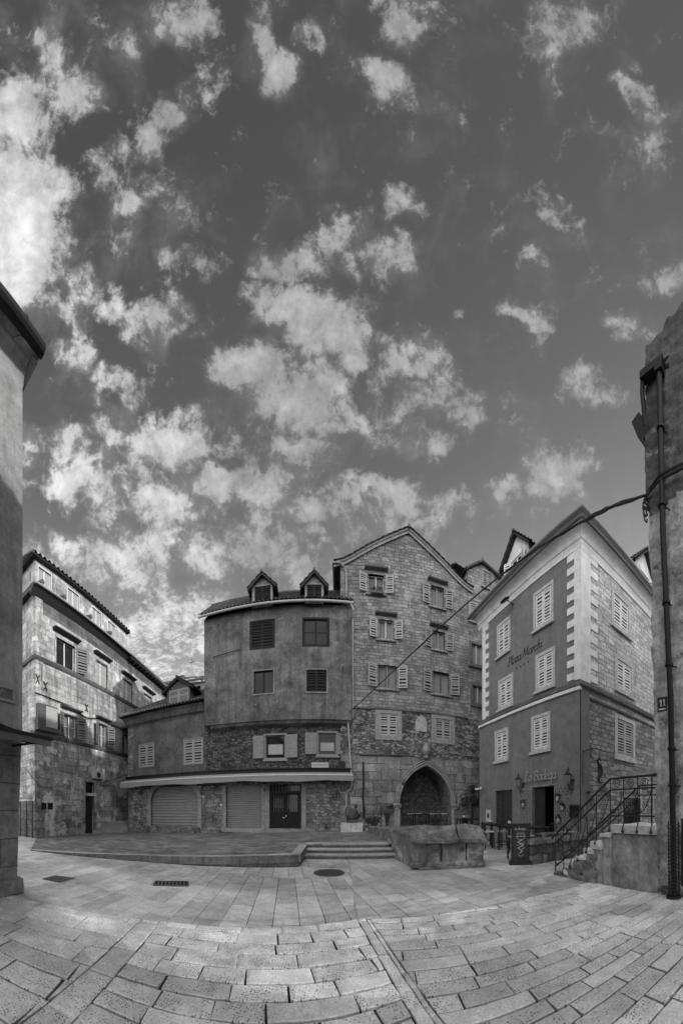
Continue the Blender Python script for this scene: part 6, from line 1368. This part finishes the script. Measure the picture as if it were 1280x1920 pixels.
# cloud banks read off the photograph: direction (x, y), half extents in the same angular units, density
BANKS = [(25,430,115,165,1.5),(20,205,90,100,1.0),(100,110,45,80,.7),(150,190,60,60,.65),(195,300,38,75,.65),(60,280,45,45,.45),(375,165,38,60,.6),(320,215,52,60,.75),(280,280,52,60,.7),(250,370,42,45,.62),(345,25,65,55,.72),(240,70,30,50,.42),
 (500,80,27,60,.58),(520,150,47,60,.85),(580,70,22,55,.58),(740,35,62,65,.78),(725,155,57,55,.88),(1060,45,85,58,.56),(1190,175,42,26,.68),(1220,240,85,65,.56),(1030,390,38,28,.5),(1000,480,38,32,.48),(1235,520,75,42,.56),(1170,612,85,36,.72),(985,600,58,22,.68),(850,580,28,18,.58),
 (740,372,72,50,.68),(630,425,62,48,.65),(700,480,72,62,.78),(540,485,82,52,.85),(500,555,52,52,.7),(580,605,82,80,1.05),(640,645,62,60,.8),(460,690,82,62,1.05),(560,735,100,70,1.0),(640,780,72,42,.7),(760,680,82,62,.9),(820,750,82,52,.7),(880,790,42,36,.7),(550,830,62,36,.8),(800,840,62,40,.6),(640,900,55,26,.6),
 (160,560,52,40,.58),(330,500,62,40,.5),(400,490,62,50,.58),(230,590,82,52,.75),(330,595,62,40,.68),(220,710,72,46,.85),(150,660,52,40,.58),(110,832,72,36,.7),(180,790,52,40,.58),(310,820,92,60,.95),(390,880,62,46,.95),(445,900,72,40,.9),(130,900,72,40,.85),(200,950,92,40,.6),(300,950,82,52,.9),(590,950,82,40,.85),(720,932,120,40,.8),(840,940,82,30,.7),(620,1000,62,30,.6),(1060,880,82,56,.85),(960,920,52,30,.7),(1110,740,82,52,.62),
 (280,1050,280,90,.66),(350,1185,240,110,.66),(500,1045,170,70,.66),(150,1030,150,60,.7),(690,1000,110,42,.42),(560,1105,160,52,.55),(340,1300,340,100,.6),(300,900,330,120,.42),(620,800,260,140,.36),(780,960,230,60,.5),(900,1060,110,40,.25)]
acc = None
rr_ = k.math('MAXIMUM', k.math('SQRT', k.math('ADD', k.math('MULTIPLY', s3.outputs[0], s3.outputs[0]), k.math('MULTIPLY', s3.outputs[1], s3.outputs[1]))), .02)
te = k.math('DIVIDE', s3.outputs[2], rr_)        # tangent of the elevation
c3 = k.n('ShaderNodeCombineXYZ', {0: k.math('DIVIDE', s3.outputs[0], rr_), 1: k.math('DIVIDE', s3.outputs[1], rr_), 2: te}).outputs[0]
az = k.math('ARCTAN2', s3.outputs[0], s3.outputs[1])
ae = k.n('ShaderNodeCombineXYZ', {0: az, 1: te}).outputs[0]
def wob(vec, src, scale, amt):
    nz = k.n('ShaderNodeTexNoise', {'Vector': src, 'Scale': scale, 'Detail': 4.0}).outputs['Color']
    dd_ = k.n('ShaderNodeVectorMath', {0: nz, 1: (.5,.5,.5)}, operation='SUBTRACT').outputs[0]
    dd_ = k.n('ShaderNodeVectorMath', {0: dd_, 1: (amt,amt,amt)}, operation='MULTIPLY').outputs[0]
    return k.n('ShaderNodeVectorMath', {0: vec, 1: dd_}, operation='ADD').outputs[0]
aw = wob(wob(ae, c3, 4.5, .3), c3, 14.0, .12)
for (x, y, ax_, ay_, wgt) in BANKS:
    q = k.n('ShaderNodeVectorMath', {0: aw, 1: (th(x), (HY-y)/FP, 0)}, operation='SUBTRACT').outputs[0]
    q = k.n('ShaderNodeVectorMath', {0: q, 1: (FP/ax_, FP/ay_, 0)}, operation='MULTIPLY').outputs[0]
    l = k.n('ShaderNodeVectorMath', {0: q}, operation='LENGTH').outputs['Value']
    b = k.n('ShaderNodeMapRange', {0: l, 1: 1.5, 2: 0.1, 3: 0, 4: wgt}, interpolation_type='SMOOTHSTEP').outputs[0]
    acc = b if acc is None else k.n('ShaderNodeMath', {0: acc, 1: b, 2: .12}, operation='SMOOTH_MAX').outputs[0]
sel = k.rng(te, .62, .95, 0, 1)
cw = k.n('ShaderNodeMapping', {'Vector': c3, 'Rotation': (0, R(20), R(10)), 'Scale': (1, 1, .82)}).outputs[0]
def both(sp, sc_, det, ro, di): return k.mix(sel, k.noise(k.warp(p, 4.0, .08), sp, det, ro, di), k.noise(k.warp(cw, 4.0, .1), sc_, det, ro, di))
n1 = both(10.5, 9, 8, .6, .25); n2 = both(5.5, 4.6, 5, .6, .3); n3 = both(44, 34, 8, .72, .3)
nn = k.math('ADD', k.math('ADD', k.math('MULTIPLY', n1, .46), k.math('MULTIPLY', n2, .18)), k.math('MULTIPLY', n3, .36))
back = k.rng(s3.outputs[1], .1, -.4, 0, .9)    # added out-of-view fill: denser, brighter sky behind the viewer, overhead and far left
zen = k.rng(s3.outputs[2], .953, .985, 0, 1)
lf = k.rng(k.math('SUBTRACT', k.math('MULTIPLY', s3.outputs[0], -1), k.math('MULTIPLY', s3.outputs[1], 2.2)), .22, .7, 0, 1)
amp_ = k.rng(te, .65, 1.0, 6.6, 4.0); dens = k.math('ADD', k.math('MULTIPLY', k.math('SUBTRACT', nn, .5), amp_), acc)
dens = k.math('ADD', dens, k.math('MAXIMUM', back, k.math('MULTIPLY', k.math('MAXIMUM', zen, lf), .9)))
c1_ = k.n('ShaderNodeMapRange', {0: dens, 1: .26, 2: .8, 3: 0, 4: .75}, interpolation_type='SMOOTHSTEP').outputs[0]
veil = k.n('ShaderNodeMapRange', {0: k.math('ADD', acc, k.math('MULTIPLY', k.math('SUBTRACT', n2, .5), 2.2)), 1: .0, 2: 1.0, 3: 0, 4: .45}, interpolation_type='SMOOTHSTEP').outputs[0]
cov = k.math('ADD', c1_, veil, True)
thick = k.rng(dens, .4, 1.5, 0, 1)
shade = k.rng(both(10, 8, 6, .6, .2), .35, .65, .7, 1.1)
cl = k.math('MULTIPLY', k.math('MULTIPLY', shade, k.rng(thick, 0, 1, .6, 1.15)), 5.6)
cl = k.math('MULTIPLY', cl, k.rng(k.math('MULTIPLY', s3.outputs[0], -1), .22, .42, 1.0, 1.75))
bsky = k.math('MULTIPLY', k.math('MULTIPLY', bw, k.rng(s3.outputs[2], .93, .4, 1.0, 2.5)), SKYB)
fin = k.mix(k.math('MULTIPLY', cov, .94), bsky, cl)
gain = k.math('ADD', k.math('MULTIPLY', k.math('MULTIPLY', k.rng(s3.outputs[1], .1, -.5, 0, 1), k.rng(s3.outputs[2], .1, .6, .3, 1)), GB_), k.math('ADD', k.math('MULTIPLY', zen, GZ_), k.math('MULTIPLY', lf, GL_)))  # extra gain of the added fill sky, lighting ground and walls
fin = k.math('MULTIPLY', fin, k.math('ADD', gain, 1.0))
wd.node_tree.links.new(fin, bg.inputs['Color']); bg.inputs['Strength'].default_value = .1
sc.view_settings.view_transform = 'Standard'; sc.view_settings.look = 'None'; sc.view_settings.exposure = 0.0; sc.view_settings.gamma = 1
sc.render.engine = 'CYCLES'
try:
    sc.cycles.use_denoising = True; sc.cycles.max_bounces = 6; sc.cycles.diffuse_bounces = 3; sc.cycles.transparent_max_bounces = 6
except Exception: pass
